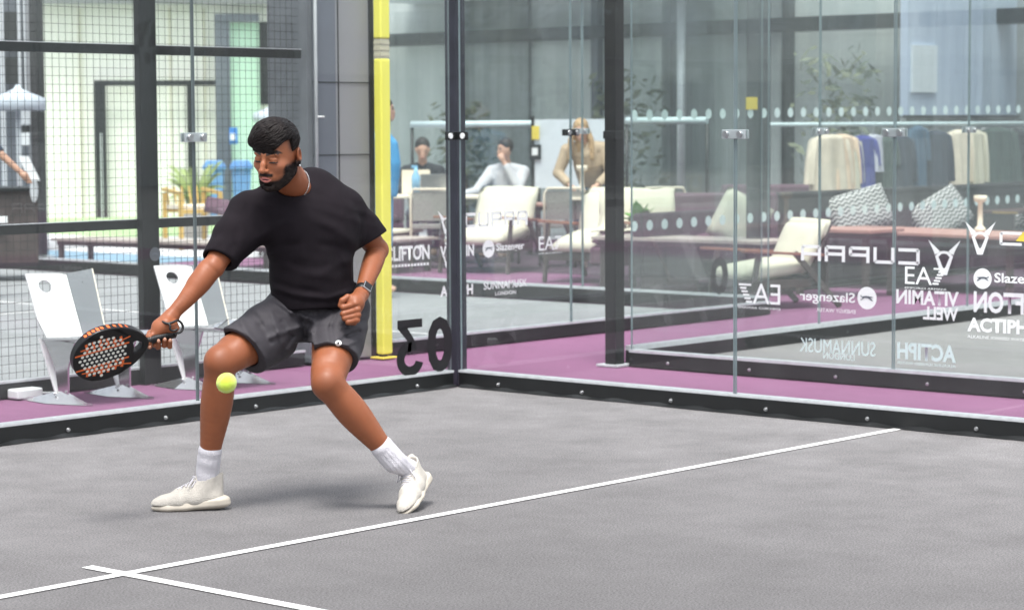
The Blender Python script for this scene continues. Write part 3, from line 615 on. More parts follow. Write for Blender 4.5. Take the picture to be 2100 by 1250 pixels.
def figure(t, pose, cloth, skin, hair, legs, hairlen=0, hood=False, short=False):
    """pose: dict of joints in local metres; one body mesh, clothing and hair as children"""
    J = {k_: Vector(v) for k_, v in pose.items()}
    k = MB(); H = J['head']
    k.ellip(H, (.078, .092, .115), None, None, 14, 16); k.tube([J['neck'], H-Vector((0, 0, .07))], [.058, .05], 12)
    k.tube([J['hip'], (J['hip']+J['neck'])/2, J['neck']], [.13, .14, .07], 14)
    for s_ in 'lr':
        k.tube([J['sh'+s_], J['el'+s_], J['ha'+s_]], [.045, .038, .027], 10); k.ellip(J['el'+s_], (.038,)*3)
        hd = (J['ha'+s_]-J['el'+s_]).normalized(); k.ellip(J['ha'+s_]+hd*.05, (.038, .038, .05), None, hd.to_track_quat('Z', 'Y').to_matrix())
        for q in range(4): k.tube([J['ha'+s_]+hd*.06+Vector(((q-1.5)*.018, 0, 0)), J['ha'+s_]+hd*.12+Vector(((q-1.5)*.018, 0, -.03))], [.01, .007], 6)
        k.tube([J['hip'], J['kn'+s_], J['fo'+s_]], [.09, .06, .04], 10); k.ellip(J['fo'+s_]+Vector((0, -.05, 0)), (.045, .12, .04))
    f_ = J['face'] if 'face' in J else Vector((0, -1, 0)); f_.normalize(); sd_ = f_.cross(VZ).normalized()
    k.ellip(H+f_*.09-Vector((0, 0, .02)), (.016, .016, .024)); k.ellip(H+f_*.062-Vector((0, 0, .07)), (.035, .035, .03))
    for s_ in (-1, 1): k.ellip(H+sd_*s_*.08, (.014, .02, .03))
    b = k.build('body', M[skin], t); r = b.modifiers.new('r', 'REMESH'); r.mode = 'VOXEL'; r.voxel_size = .012; r.use_smooth_shade = True; sm = b.modifiers.new('s', 'SMOOTH'); sm.iterations = 4
    k = MB(); k.ellip(H-f_*.018+Vector((0, 0, .035)), (.09, .1, .1), None, None, 12, 16)
    if hairlen:
        for s_ in (-1, 1): k.tube([H+sd_*s_*.07-f_*.03, H+sd_*s_*.115-f_*.01-Vector((0, 0, .12)), H+sd_*s_*.13+f_*.03-Vector((0, 0, hairlen))], [.034, .036, .02], 10)
        k.tube([H-f_*.06, H-f_*.07-Vector((0, 0, hairlen*.9))], [.08, .06], 10)
    hb = k.build('hair', M[hair], t); r = hb.modifiers.new('r', 'REMESH'); r.mode = 'VOXEL'; r.voxel_size = .012; r.use_smooth_shade = True
    for s_ in (-1, 1): MB().ellip(H+f_*.082+sd_*s_*.032+Vector((0, 0, .008)), (.012, .012, .006)).build('eye', M['black'], t); MB().ellip(H+f_*.078+sd_*s_*.034+Vector((0, 0, .026)), (.018, .012, .005)).build('eyebrow', M[hair], t)
    MB().ellip(H+f_*.090-Vector((0, 0, .055)), (.020, .010, .007)).build('lips', M['lips'], t)
    k = MB(); sw = .16
    k.tube([J['hip']-Vector((0, 0, .04)), J['hip']*.5+J['neck']*.5, J['neck']*.85+J['hip']*.15, J['neck']], [.165, .185, .15, .075], 16)
    for s_ in 'lr':
        k.ellip(J['sh'+s_], (.085,)*3); e = J['el'+s_]; h = J['ha'+s_]; k.tube([J['sh'+s_], e*.75+J['sh'+s_]*.25, e], [.08, .066, .06], 12)
        if not short: k.tube([e, h*.9+e*.1], [.062, .05], 12); k.ellip(e, (.065,)*3)
        k.tube([J['neck']-Vector((0, 0, .04)), J['sh'+s_]], [.09, .08], 12)
    if hood: k.ellip(J['neck']-f_*.06+Vector((0, 0, .0)), (.12, .09, .07))
    c = k.build('jacket', M[cloth], t); r = c.modifiers.new('r', 'REMESH'); r.mode = 'VOXEL'; r.voxel_size = .014; r.use_smooth_shade = True; sm = c.modifiers.new('s', 'SMOOTH'); sm.iterations = 6
    k = MB(); 
    for s_ in 'lr': k.ellip(J['kn'+s_], (.085,)*3); k.tube([J['hip'], J['kn'+s_], J['fo'+s_]*.9+J['kn'+s_]*.1], [.13, .085, .07], 12)
    c = k.build('trousers', M[legs], t); r = c.modifiers.new('r', 'REMESH'); r.mode = 'VOXEL'; r.voxel_size = .014; r.use_smooth_shade = True
M['lips'] = mat('lips', (.4, .12, .1), .5)
SEAT = dict(hip=(0, .05, .52), neck=(0, -.02, 1.08), head=(0, -.09, 1.27), shl=(.19, 0, 1.0), shr=(-.19, 0, 1.0), knl=(.12, -.42, .52), knr=(-.12, -.42, .52), fol=(.12, -.45, .08), **{'for': (-.12, -.45, .08)})
def face_cam(p, extra=0): return math.atan2(-(p.x-CAM.x), p.y-CAM.y)+extra   # local -y looks at the camera
p = at(866, 27.5); t = thing('person', 'seated dark-haired person in black, head bowed, left of the glass corner', 'person', tuple(p), face_cam(p), 'people at the back tables')
figure(t, dict(SEAT, ell=(.27, -.12, .8), elr=(-.27, -.12, .8), hal=(.1, -.32, .82), har=(-.1, -.32, .82), face=(0, -1, -.5)), 'blackcloth', 'skinlight', 'hairdark', 'navy')
p = at(1040, 27.0); t = thing('person', 'seated person in a pale grey top resting the chin on a hand, knee raised', 'person', tuple(p), face_cam(p, -.35), 'people at the back tables')
figure(t, dict(SEAT, ell=(.2, -.18, .82), hal=(.03, -.19, 1.12), elr=(-.28, -.28, .78), har=(-.42, -.5, .74), knr=(-.1, -.4, .78), face=(-.7, -1, -.2)), 'greycloth', 'skinlight', 'hairdark', 'navy')
p = at(1200, 26.5); t = thing('person', 'standing long-haired person in a tan puffer jacket leaning over a table', 'person', tuple(p), face_cam(p, -.1), 'people at the back tables')
figure(t, dict(hip=(.08, .1, .93), neck=(.0, -.1, 1.33), head=(-.03, -.18, 1.48), shl=(.21, -.04, 1.27), shr=(-.2, -.04, 1.25), ell=(.3, -.14, 1.0), elr=(-.3, -.1, 1.0), hal=(.16, -.34, .86), har=(-.14, -.3, .86),
     knl=(.16, 0, .5), knr=(-.06, 0, .5), fol=(.16, .06, .08), **{'for': (-.06, .06, .08)}, face=(.1, -1, -.45)), 'tan', 'skinlight', 'hairblond', 'denim', hairlen=.32)
p = at(783, 21.0); t = thing('person', 'person in a light blue shirt and blue shorts mostly hidden behind the yellow pad', 'person', tuple(p), face_cam(p, 1.5), 'people at the back tables')
figure(t, dict(hip=(0, .03, .95), neck=(0, 0, 1.48), head=(0, -.02, 1.68), shl=(.19, 0, 1.4), shr=(-.19, 0, 1.4), ell=(.21, .0, 1.12), elr=(-.21, .0, 1.12), hal=(.2, -.03, .88), har=(-.2, -.03, .88), knl=(.07, 0, .5), knr=(-.07, 0, .5), fol=(.07, .05, .08), **{'for': (-.07, .05, .08)}), 'bluecloth', 'skinlight', 'hairdark', 'bluecloth', short=True)
p = at(-62, 21.5); t = thing('person', 'person at the left edge reaching a bare forearm towards the bar terminal', 'person', tuple(p), face_cam(p, 0), 'people at the back tables')
figure(t, dict(hip=(0, .03, .95), neck=(0, 0, 1.42), head=(0, -.02, 1.62), shl=(.16, 0, 1.38), shr=(-.19, 0, 1.4), ell=(.26, -.05, 1.31), elr=(-.22, -.02, 1.12), hal=(.43, -.1, 1.15), har=(-.2, -.18, .95), knl=(.1, 0, .5), knr=(-.1, 0, .5), fol=(.1, .05, .08), **{'for': (-.1, .05, .08)}), 'navy', 'skin2', 'hairdark', 'navy', short=True)
for i, (px_, D, lb) in enumerate([(868, 26.6, 'cafe table with a laptop screen in front of the bowed person'), (985, 26.2, 'cafe table in front of the person in the pale grey top'), (1243, 25.6, 'cafe table under the leaning person in tan'), ]): cafe_table(at(px_, D), lb)
for px_, D, a, lb in [(885, 25.4, 0, 'rattan cafe chair below the laptop left of the glass corner'), (1150, 25.5, .2, 'rattan cafe chair with a pale tubular frame, left of the tan jacket'), (1358, 25.5, .1, 'rattan cafe chair right of the black corner post')]:
    p = at(px_, D); cafe_chair(p, face_cam(p, math.pi+a), lb)
def small(name, label, cat, p, build, **kw):
    t = thing(name, label, cat, tuple(p), kw.get('rz', face_cam(p))); build(t); return t
def lap(t):
    MB().box((-.17, -.12, .0), (.17, .12, .015)).build('laptop_base', M['counter'], t); MB().bar((0, -.12, .015), (0, -.17, .23), .34, .01, None, (0, 1, 0)).build('laptop_lid', M['satinmetal'], t)
small('laptop', 'grey laptop open on the cafe table left of the glass corner', 'laptop', at(893, 26.4, .77), lap)
def menu(t): MB().box((-.16, -.01, 0), (.16, .01, .27)).build('card', M['ivory'], t)
small('menu_box', 'cream upright box on the cafe table, behind the blue bottle', 'box', at(852, 26.7, .77), menu)
def bot(t): MB().lathe([(.05, 0), (.05, .2), (.02, .26), (.02, .3)], n=14).build('bottle_body', M['bottle'], t); MB().box((-.05, -.01, .3), (.02, .01, .33)).build('pump', M['bottle'], t)
small('pump_bottle', 'translucent blue pump bottle on the cafe table right of the yellow pad', 'bottle', at(852, 26.2, .77), bot)
def lampb(t): MB().lathe([(.06, 0), (.05, .02), (.025, .05), (.022, .26), (.06, .28), (.06, .33)], n=16).build('lamp_body', M['ivory'], t)
small('table_lamp', 'ivory column table lamp on the cafe table in front of the tan jacket', 'lamp', at(1193, 25.5, .77), lampb)
small('table_lamp', 'ivory column table lamp on the long reddish table behind the headrest', 'lamp', Vector((9.3, 1.9, .53)), lampb)
# ---------------------------------------------------------------- glass facade with dots, clothes rail, cushions
FY = 3.0
t = thing('glass_facade', 'glass shopfront on the right with two rows of pale dots, clothes hanging behind it', 'glass front', (0, 0, 0)); fac = t
def fc(px_, py_): return ony(px_, py_, FY)
def dots(rows, name):
    for r in rows:
        k = MB()
        for p in r: k.bm.faces.new([k.bm.verts.new(p+Vector((math.cos(a)*.045, -.004, math.sin(a)*.045))) for a in [6.2832*i/14 for i in range(14)]])
        k.build(name, M['frost'], fac)
r1 = []; r2 = []; X0 = fc(1300, 238).x; X1 = fc(2088, 225).x; n = 32
for i in range(-1, n+4):
    x = X0+(X1-X0)*i/(n-1.0); zz = (i/(n-1.0)); r1.append(Vector((x, FY, 1.62+.06*zz))); r2.append(Vector((x, FY, .68+.06*zz)))
dots([r1, r2], 'manifestation_dots')
for a, b in zip([6.6, 9.2, 11.6, 14.0, 16.6], [9.2, 11.6, 14.0, 16.6, 20]):
    g = MB().box((a+.005, FY, .05), (b-.005, FY+.012, 3.6)).build('glass_pane', M['shopglass'] if 'shopglass' in M else M['pane'], fac)
MB().box((6.6, FY-.03, 0), (20, FY+.05, .05)).build('sill', M['frame'], fac)
MB().box((6.6, FY-.03, 3.6), (20, FY+.05, 3.75)).build('head_frame', M['frame'], fac)
for px_ in (1572,): q = fc(px_, 300); MB().box((q.x-.09, FY+.02, 0), (q.x+.09, FY+.16, 3.6)).build('mullion', M['frame'], fac)
q = fc(1540, 212); MB().box((q.x-.085, FY-.012, q.z-.055), (q.x+.085, FY-.006, q.z+.055)).build('warning_sticker', M['signyellow'], fac)
# clothes rail
RY = 4.3
def rc(px_, py_): return ony(px_, py_, RY)
a, b = rc(1560, 262), rc(2160, 262); t = thing('clothes_rail', 'pale horizontal clothes rail behind the dotted glass', 'clothes rail')
MB().tube([(a.x, RY, 1.53), (b.x+1, RY, 1.53)], .022, 12).build('rail', M['tube'], t)
for x in (a.x+.02, b.x+.9): MB().tube([(x, RY, 0), (x, RY, 1.55)], .018, 10).build('upright', M['steel'], t)
def garment(px_, wpx, top, bot, m, label, sleeves=True, long=False, flare=1.0, cat='garment', name='hanging_garment'):
    c = rc(px_, top); c2 = rc(px_, bot); t = thing(name, label, cat, (c.x, RY, 1.53), math.radians(random.uniform(-14, 10)), 'clothes hanging on the rail')
    W_ = .86*abs(rc(px_-wpx/2, top).x-rc(px_+wpx/2, top).x); z0 = c.z-1.53; z1 = c2.z-1.53; H_ = z0-z1; rng = random.Random(px_)
    k = MB(); k.tube([(0, 0, .03), (.012, 0, .045), (.02, 0, .02), (0, 0, -.01), (0, 0, z0+.01)], .004, 6); k.tube([(-W_*.32, 0, z0-.02), (0, 0, z0+.02), (W_*.32, 0, z0-.02)], .007, 6); k.build('hanger', M['steel'], t)
    def shell(cx, prof, ph, nm, par):
        kk = MB(); rings = []; n = 40
        for (wd, dp, z, ox) in prof:
            ring = []
            for j in range(n):
                an = 6.28318*j/n; amp = .30*max(0, min(1, (prof[0][2]-z)/.35)); f = 1+amp*math.sin(an*7+ph+z*2)+amp*.6*math.sin(an*4+ph*2)
                ring.append(kk.bm.verts.new((cx+ox+wd*math.cos(an), dp*f*math.sin(an), z)))
            rings.append(ring)
        for A, B in zip(rings, rings[1:]):
            for j in range(n): kk.bm.faces.new((A[j], A[(j+1) % n], B[(j+1) % n], B[j])).smooth = True
        kk.bm.faces.new(rings[0][::-1]); return kk.build(nm, M[m], par)
    ph = rng.random()*6; zs = [0, .03, .08, .2, .4, .6, .8, 1]
    prof = [(W_*(.16 if s_ == 0 else .34 if s_ < .04 else .40 if s_ < .1 else (.36+.06*s_)*flare), .02 if s_ < .03 else .06+.03*s_, z0-H_*s_, 0) for s_ in zs]
    body = shell(0, prof, ph, 'garment_body', t)
    if sleeves:
        SL = H_*(.78 if long else .5)
        for sg in (-1, 1):
            pr = [(W_*.05, .03, z0-.03, 0), (W_*.10, .05, z0-.06, sg*W_*.04), (W_*.11, .055, z0-SL*.5, sg*W_*.10), (W_*.12, .05, z0-SL, sg*W_*.14)]
            shell(sg*W_*.36, pr, ph+sg, 'sleeve', t)
    return t
garment(1700, 78, 276, 405, 'ivory', 'ivory long cape-like garment at the left end of the clothes rail', long=True, flare=1.15)
garment(1722, 66, 275, 405, 'peach', 'peach garment second on the clothes rail', long=True)
garment(1742, 50, 280, 402, 'cream', 'cream garment left of the royal blue one', long=True)
garment(1768, 52, 278, 402, 'royal', 'royal blue short-sleeved garment on the rail')
garment(1792, 44, 276, 352, 'lilac', 'pale lilac folded garment right of the blue one', sleeves=False)
garment(1815, 46, 282, 402, 'forest', 'dark green garment left of the vertical glass joint')
garment(1845, 50, 278, 400, 'navy', 'navy garment right of the vertical glass joint', long=True)
garment(1880, 44, 258, 400, 'denim', 'denim blue garment in the middle of the rail')
garment(1918, 54, 268, 402, 'navy', 'dark navy coat left of the cream coat', long=True)
garment(1965, 56, 266, 404, 'ivory', 'cream long coat standing out between the dark garments', long=True)
garment(1996, 44, 266, 404, 'cream', 'pale open cream coat on the right of the cream pair', long=True)
garment(2040, 78, 262, 404, 'forest', 'large dark green coat on the right of the cream coats', long=True)
garment(2082, 44, 264, 404, 'blackcloth', 'dark garment at the right edge of the rail', long=True)
# zigzag cushions on a dark sofa
def zigmat():
    m = bpy.data.materials.new('zigzag_fabric'); m.use_nodes = True; t_ = m.node_tree; b_ = t_.nodes['Principled BSDF']; b_.inputs['Roughness'].default_value = .9
    tc = t_.nodes.new('ShaderNodeTexCoord'); sp = t_.nodes.new('ShaderNodeSeparateXYZ'); t_.links.new(tc.outputs['Object'], sp.inputs[0])
    def mth(op, a, b=None):
        q_ = t_.nodes.new('ShaderNodeMath'); q_.operation = op
        for i_, v_ in enumerate((a, b)):
            if v_ is None: continue
            if isinstance(v_, (int, float)): q_.inputs[i_].default_value = v_
            else: t_.links.new(v_, q_.inputs[i_])
        return q_.outputs[0]
    z = mth('PINGPONG', sp.outputs[0], .036); v = mth('ADD', mth('MULTIPLY', z, .75), sp.outputs[1]); f = mth('PINGPONG', v, .022)
    s_ = mth('GREATER_THAN', f, .012); mx = t_.nodes.new('ShaderNodeMix'); mx.data_type = 'RGBA'; t_.links.new(s_, mx.inputs['Factor'])
    mx.inputs[6].default_value = (.78, .75, .73, 1); mx.inputs[7].default_value = (.05, .06, .07, 1); t_.links.new(mx.outputs[2], b_.inputs['Base Color']); return m
M['zig'] = zigmat()
CY = 3.62
def ccush(px_, py_, s_, rot, label):
    p = ony(px_, py_, CY); o = cushion_slab(MB(), (0, 0, 0), s_, None, 14).build('cushion', M['zig']); o.location = p; o.rotation_euler = rot
    setp(o, label, 'cushion', 'zigzag cushions'); return o
ccush(1762, 432, (.68, .42, .14), (math.radians(72), math.radians(-14), math.radians(-30)), 'grey and white zigzag cushion, left one above the reversed lettering')
ccush(1928, 440, (.64, .44, .14), (math.radians(68), math.radians(-28), math.radians(-30)), 'grey and white zigzag cushion, middle one beside the glass joint')
ccush(2095, 462, (.5, .36, .14), (math.radians(70), math.radians(-20), math.radians(-30)), 'grey zigzag cushion cut by the right picture edge')
t = thing('dark_sofa', 'low dark sofa behind the dotted glass holding the zigzag cushions', 'sofa', (0, 0, 0)); a, b = ony(1640, 470, CY).x, ony(2200, 470, CY).x
MB().box((a, CY-.1, .12), (b, CY+.75, .40)).build('base', M['sofablack'], t, .02); MB().box((a, CY+.18, .401), (b, CY+.5, .86)).build('backrest', M['sofablack'], t, .03)
for i, (x0_, x1_) in enumerate(((6.9, 8.3), (9.9, 11.6))):
    t = thing('dark_bench', ['low black bench beneath the glass joint, behind the sideways armchair', 'low black bench beneath the left zigzag cushion'][i], 'bench', ((x0_+x1_)/2, 3.75-.25*i, 0), 0, 'black benches behind the dotted glass'); h_ = (x1_-x0_)/2
    MB().box((-h_, -.3, .14), (h_, .3, .42)).build('seat', M['sofablack'], t, .03, 3); MB().box((-h_, .3, .14), (h_, .42, .72)).build('backrest', M['sofablack'], t, .03, 3)
    for a_ in (-1, 1): MB().box((a_*h_*.85-.03, -.25, 0), (a_*h_*.85+.03, .38, .139)).build('leg', M['darkwood'], t)
t = thing('counter', 'long mahogany counter below the hanging clothes', 'counter', (0, 0, 0)); a, b = rc(1500, 420).x, rc(2300, 420).x
MB().box((a, RY-.12, .62), (b, RY+.25, .82)).build('counter_top', M['redwood'], t, .01); MB().box((a+.05, RY, 0), (b, RY+.2, .619)).build('counter_front', M['darkwood'], t)
t = thing('dining_table', 'dark dining table near the right picture edge, brass strip on its rim', 'table', (0, 0, 0), 0, 'dining tables'); q = ony(2120, 428, FY+.35)
MB().box((q.x-.8, FY+.1, q.z-.03), (q.x+.9, FY+.6, q.z)).build('tabletop', M['redwood'], t, .005); MB().box((q.x-.81, FY+.1, q.z-.025), (q.x-.802, FY+.4, q.z-.005)).build('brass_strip', M['corten'], t)
for x in (q.x-.7, q.x+.8): MB().box((x-.03, FY+.2, 0), (x+.03, FY+.5, q.z-.031)).build('leg', M['darkwood'], t)
# ---------------------------------------------------------------- pavilion behind the lounge
def cladmat(name, c1, c2, w_=4.0, axis=1, rough=.35):
    m = bpy.data.materials.new(name); m.use_nodes = True; t_ = m.node_tree; b_ = t_.nodes['Principled BSDF']; b_.inputs['Roughness'].default_value = rough
    tc = t_.nodes.new('ShaderNodeTexCoord'); mp = t_.nodes.new('ShaderNodeMapping'); mp.inputs['Scale'].default_value = (w_, w_, .12); t_.links.new(tc.outputs['Object'], mp.inputs[0])
    n = t_.nodes.new('ShaderNodeTexNoise'); n.inputs['Scale'].default_value = 1; n.inputs['Detail'].default_value = 5; t_.links.new(mp.outputs[0], n.inputs['Vector'])
    cr = t_.nodes.new('ShaderNodeValToRGB'); cr.color_ramp.elements[0].position = .35; cr.color_ramp.elements[1].position = .65
    cr.color_ramp.elements[0].color = c1+(1,); cr.color_ramp.elements[1].color = c2+(1,); t_.links.new(n.outputs['Fac'], cr.inputs[0]); t_.links.new(cr.outputs[0], b_.inputs['Base Color']); return m
PX = 15.2
t = thing('pavilion', 'long grey glazed pavilion closing off the lounge, vertical panels and a white roof edge', 'building', (PX, 0, 0)); pav = t
k = MB(); rng = random.Random(3)
cl = [cladmat('pavilion_cladding_a', (.36, .385, .385), (.52, .55, .545)), cladmat('pavilion_cladding_b', (.23, .255, .26), (.38, .41, .41)), cladmat('pavilion_cladding_c', (.52, .56, .55), (.68, .71, .70)), cladmat('pavilion_cladding_d', (.42, .44, .41), (.62, .62, .55), 7)]
y = -6.0
while y < 17.2:
    w_ = rng.choice([.35, .5, .8, 1.2, 1.6]); d_ = rng.choice([0, .06, .12, .2]); m_ = rng.choice(cl if y > 4.5 else cl[:2]+[cl[2]]*2)
    MB().box((d_, y, 0), (.5, min(y+w_, 17.2)-.004, 4.6)).build('wall_panel', m_, t); y += w_
MB().box((-2.2, 8.2, 3.35), (.5, 15.0, 3.75)).build('roof_canopy', M['greycanopy'] if 'greycanopy' in M else M['board'], t)
MB().box((-2.22, 8.2, 3.28), (-2.16, 15.0, 3.349)).build('roof_edge', M['plastic'], t)
MB().box((-.3, -6, 2.72), (-.02, 17, 2.9)).build('beam', M['frame'], t)
for yy in (17.1, 14.0, 11.3, 8.1, 5.6): MB().box((-.16, yy-.06, 0), (-.04, yy+.06, 3.3)).build('column', M['grey_dark'] if yy != 8.1 else M['black'], t)
for yy, m_ in ((15.35, 'edge'), (9.0, 'edge')): MB().tube([(-1.2, yy, .0), (-1.2, yy, 3.3)], .055, 12).build('pipe', M[m_], t)
# glazing line of the pavilion with reflections
for a, b in ((4.4, 8.0), (8.0, 11.2), (11.2, 14.2), (14.2, 17.0)): MB().box((-.62, a+.01, .02), (-.61, b-.01, 3.2)).build('glass_pane', M['shopglass'], t)
# leaf clumps added to imitate tree reflections in the pavilion glazing
def shrub(p, r, h, label, n=700, cols=('leaf_dull', 'leaf_olive'), ls=.09):
    t_ = thing('shrub', label, 'shrub', p, 0, 'leaf clumps imitating tree reflections'); rng_ = random.Random(int(p[0]*31+p[1]*7)); k_ = MB()
    for i in range(n):
        a_ = rng_.random()*6.283; rr = r*math.sqrt(rng_.random())*(.8+.25*math.sin(a_*3+p[1])); z_ = h*(.15+.85*rng_.random()); c_ = Vector((rr*math.cos(a_), rr*math.sin(a_), z_+.15*math.sin(a_*5)))
        d_ = Vector((rng_.gauss(0, 1), rng_.gauss(0, 1), rng_.gauss(.3, 1))).normalized(); e_ = d_.orthogonal().normalized()*ls*rng_.uniform(.5, 1.1); d_ *= ls*rng_.uniform(.7, 1.4)
        f_ = k_.bm.faces.new([k_.bm.verts.new(q) for q in (c_-d_, c_+e_*.5, c_+d_, c_-e_*.5)]); f_.material_index = k_.mi(cols[rng_.randrange(len(cols))])
    k_.build('leaves', None, t_); MB().tube([(0, 0, 0), (.02, 0, h*.5)], [.05, .02], 8).build('stem', M['bark'], t_); return t_
M['leaf_dull'] = mat('leaf_dull', (.10, .125, .09), .6, 0, .3, 5); M['leaf_olive'] = mat('leaf_olive', (.17, .19, .12), .6, 0, .3, 5)
for i, (y_, h_, r_) in enumerate([(16.3, 2.0, .5), (13.0, 2.2, .55), (10.2, 2.7, .6), (6.9, 3.0, .6)]):
    shrub((PX-.95 if i < 3 else PX-.7, y_, 0.0), r_, h_*.8, ['dull green shrub behind the bowed person', 'dull green shrub behind the person in pale grey', 'tall olive shrub behind the white board', 'tall shrub left of the black mullion', 'shrub right of the black mullion, above the rail', 'shrub above the dark garments on the rail', 'shrub above the cream coats at the right'][i], 420)
# right: pale blue-grey blind wall
SY = 4.95; t = thing('screen_wall', 'pale blue-grey panelled wall filling the upper right of the picture', 'wall', (0, 0, 0)); a = ony(1862, 100, SY).x
M['bluegrey'] = cladmat('blue_grey_panels', (.37, .45, .58), (.50, .58, .72), 2.5)
for i in range(5): MB().box((a+i*.62, SY, 1.62), (a+i*.62+.612, SY+.1, 4.4)).build('panel', M['bluegrey'], t)
MB().box((a, SY+.02, 0), (a+3.1, SY+.1, 1.6)).build('lower_panel', cl[1], t)
MB().box((a-.1, SY-.04, 1.6), (a+3.1, SY-.002, 1.63)).build('trim', M['frame'], t)
q0, q1 = ony(1872, 92, SY-.03), ony(1922, 190, SY-.03); MB().box((q0.x, SY-.03, q1.z), (q1.x, SY-.002, q0.z)).build('window', M['board'], t)
# handrail tubes
t = thing('handrail', 'pale blue tube handrail behind the seated people', 'handrail', (0, 0, 0)); D0 = 30.0
a, b = at(845, 29.5), at(1100, 28.4); zt = CAM.z+3/F*29
MB().tube([(a.x, a.y, zt), (b.x, b.y, zt)], .04, 12).build('tube', M['tube'], t)
for q in (a, b): MB().tube([(q.x, q.y, 0), (q.x, q.y, zt-.04)], .02, 10).build('upright', M['frame'], t) 
t = thing('handrail', 'pale blue tube handrail right of the black corner post', 'handrail', (0, 0, 0)); a, b = at(1285, 27.0), at(1450, 26.6); zt = CAM.z+8/F*27
MB().tube([(a.x, a.y, zt), (b.x, b.y, zt)], .04, 12).build('tube', M['tube'], t)
for q in (a, b): MB().tube([(q.x, q.y, 0), (q.x, q.y, zt-.04)], .02, 10).build('upright', M['frame'], t) 
# white board behind the leaning person
p = at(1168, 28.2); t = thing('white_board', 'large blank white board behind the person in tan', 'board', (p.x, p.y, 0), face_cam(p))
z1 = CAM.z+(259-247)/F*28.2; z0 = CAM.z-(387-259)/F*28.2; hw = 72/F*28.2
MB().box((-hw, 0, z0), (hw, .04, z1)).build('board_face', M['board'], t); MB().box((-hw-.04, -.01, z0-.04), (-hw, .05, z1+.04)).build('frame', M['frame'], t); MB().box((hw, -.01, z0-.04), (hw+.07, .05, z1+.04)).build('frame', M['tube'], t)
for s_ in (-1, 1): MB().box((s_*hw*.9-.03, .05, 0), (s_*hw*.9+.03, .09, z1)).build('leg', M['frame'], t)
MB().box((-hw-.03, -.03, z1-.24), (-hw+.06, -.012, z1-.08)).build('yellow_notice', M['signyellow'], t); MB().box((-hw-.06, -.03, z1-.48), (-hw+.08, -.012, z1-.3)).build('dark_notice', M['frame'], t); MB().box((-hw-.03, -.036, z1-.43), (-hw+.04, -.031, z1-.34)).build('notice_mark', M['white'], t)
# ---------------------------------------------------------------- left: cream cabins
def ribmat(name, c, sc=26):
    m = bpy.data.materials.new(name); m.use_nodes = True; t_ = m.node_tree; b_ = t_.nodes['Principled BSDF']; b_.inputs['Roughness'].default_value = .5
    tc = t_.nodes.new('ShaderNodeTexCoord'); wv = t_.nodes.new('ShaderNodeTexWave'); wv.inputs['Scale'].default_value = sc/6.28; wv.wave_profile = 'SIN'; wv.inputs['Distortion'].default_value = 0
    t_.links.new(tc.outputs['Object'], wv.inputs['Vector']); bp = t_.nodes.new('ShaderNodeBump'); bp.inputs['Strength'].default_value = .4; bp.inputs['Distance'].default_value = .03
    t_.links.new(wv.outputs['Fac'], bp.inputs['Height']); t_.links.new(bp.outputs[0], b_.inputs['Normal'])
    cr = t_.nodes.new('ShaderNodeValToRGB'); cr.color_ramp.elements[0].color = tuple(x*.93 for x in c)+(1,); cr.color_ramp.elements[1].color = c+(1,); t_.links.new(wv.outputs['Fac'], cr.inputs[0]); t_.links.new(cr.outputs[0], b_.inputs['Base Color']); return m
M['creamrib'] = ribmat('cream_ribbed_steel', (.95, .925, .87), 22); M['greenrib'] = mat('pale_green_glass', (.6, .85, .68), .2, 0, .08, 2, stretch=(6, 6, .1))
def fwall(p0x, p1x, D, base, top, name, m, t, off=0, th=.05):
    """panel facing the camera direction roughly, between picture columns, at depth D (own frame = world)"""
    a_, b_ = at(p0x, D-off), at(p1x, D-off); z0_ = CAM.z-(base-259)/F*D; z1_ = CAM.z+(259-top)/F*D
    d_ = (b_-a_).normalized(); n_ = Vector((-d_.y, d_.x, 0))*th
    return MB().prism([(a_.x, a_.y, z0_), (b_.x, b_.y, z0_), (b_.x, b_.y, z1_), (a_.x, a_.y, z1_)], n_).build(name, m, t)
DC = 41.0
t = thing('cream_cabin', 'bright cream ribbed steel cabin wall with dark door frames, behind the mesh fence', 'building', (0, 0, 0)); cab = t
fwall(70, 640, DC, 470, 12, 'wall', M['creamrib'], t, 0, 2.5)
fwall(-120, 700, DC, 14, -90, 'roof_beam', M['grey'], t, .4, .3); fwall(-120, 700, DC, 2, -6, 'roof_trim', M['edge'], t, .6, .1)
for a_, b_, t_, bs in ((194, 218, 165, 462), (384, 397, 165, 462), ): fwall(a_, b_, DC, bs, t_, 'door_frame', M['frame'], t, .3)
fwall(194, 452, DC, 176, 165, 'door_frame', M['frame'], t, .32); fwall(205, 209, DC, 440, 270, 'door_handle', M['edge'], t, .5)
for i, x in enumerate((165, 300, 350, 420, 590)): fwall(x, x+3, DC, 462, 20, 'seam', M['cream'], t, .1)
fwall(443, 474, DC, 470, 36, 'window_frame', M['grey_dark'], t, .5); fwall(474, 534, DC, 470, 50, 'window', M['greenrib'], t, .3); fwall(443, 534, DC, 50, 34, 'window_frame', M['grey_dark'], t, .52)
fwall(534, 574, DC, 215, 50, 'window_frame', M['frame'], t, .5); fwall(540, 592, DC, 215, 160, 'wall_box', M['frame'], t, .8); fwall(556, 563, DC, 215, 50, 'pipe', M['edge'], t, .9)
fwall(470, 487, DC, 293, 260, 'blue_notice', M['signblue'], t, .9); fwall(472, 482, DC, 285, 272, 'notice_mark', M['white'], t, .98)
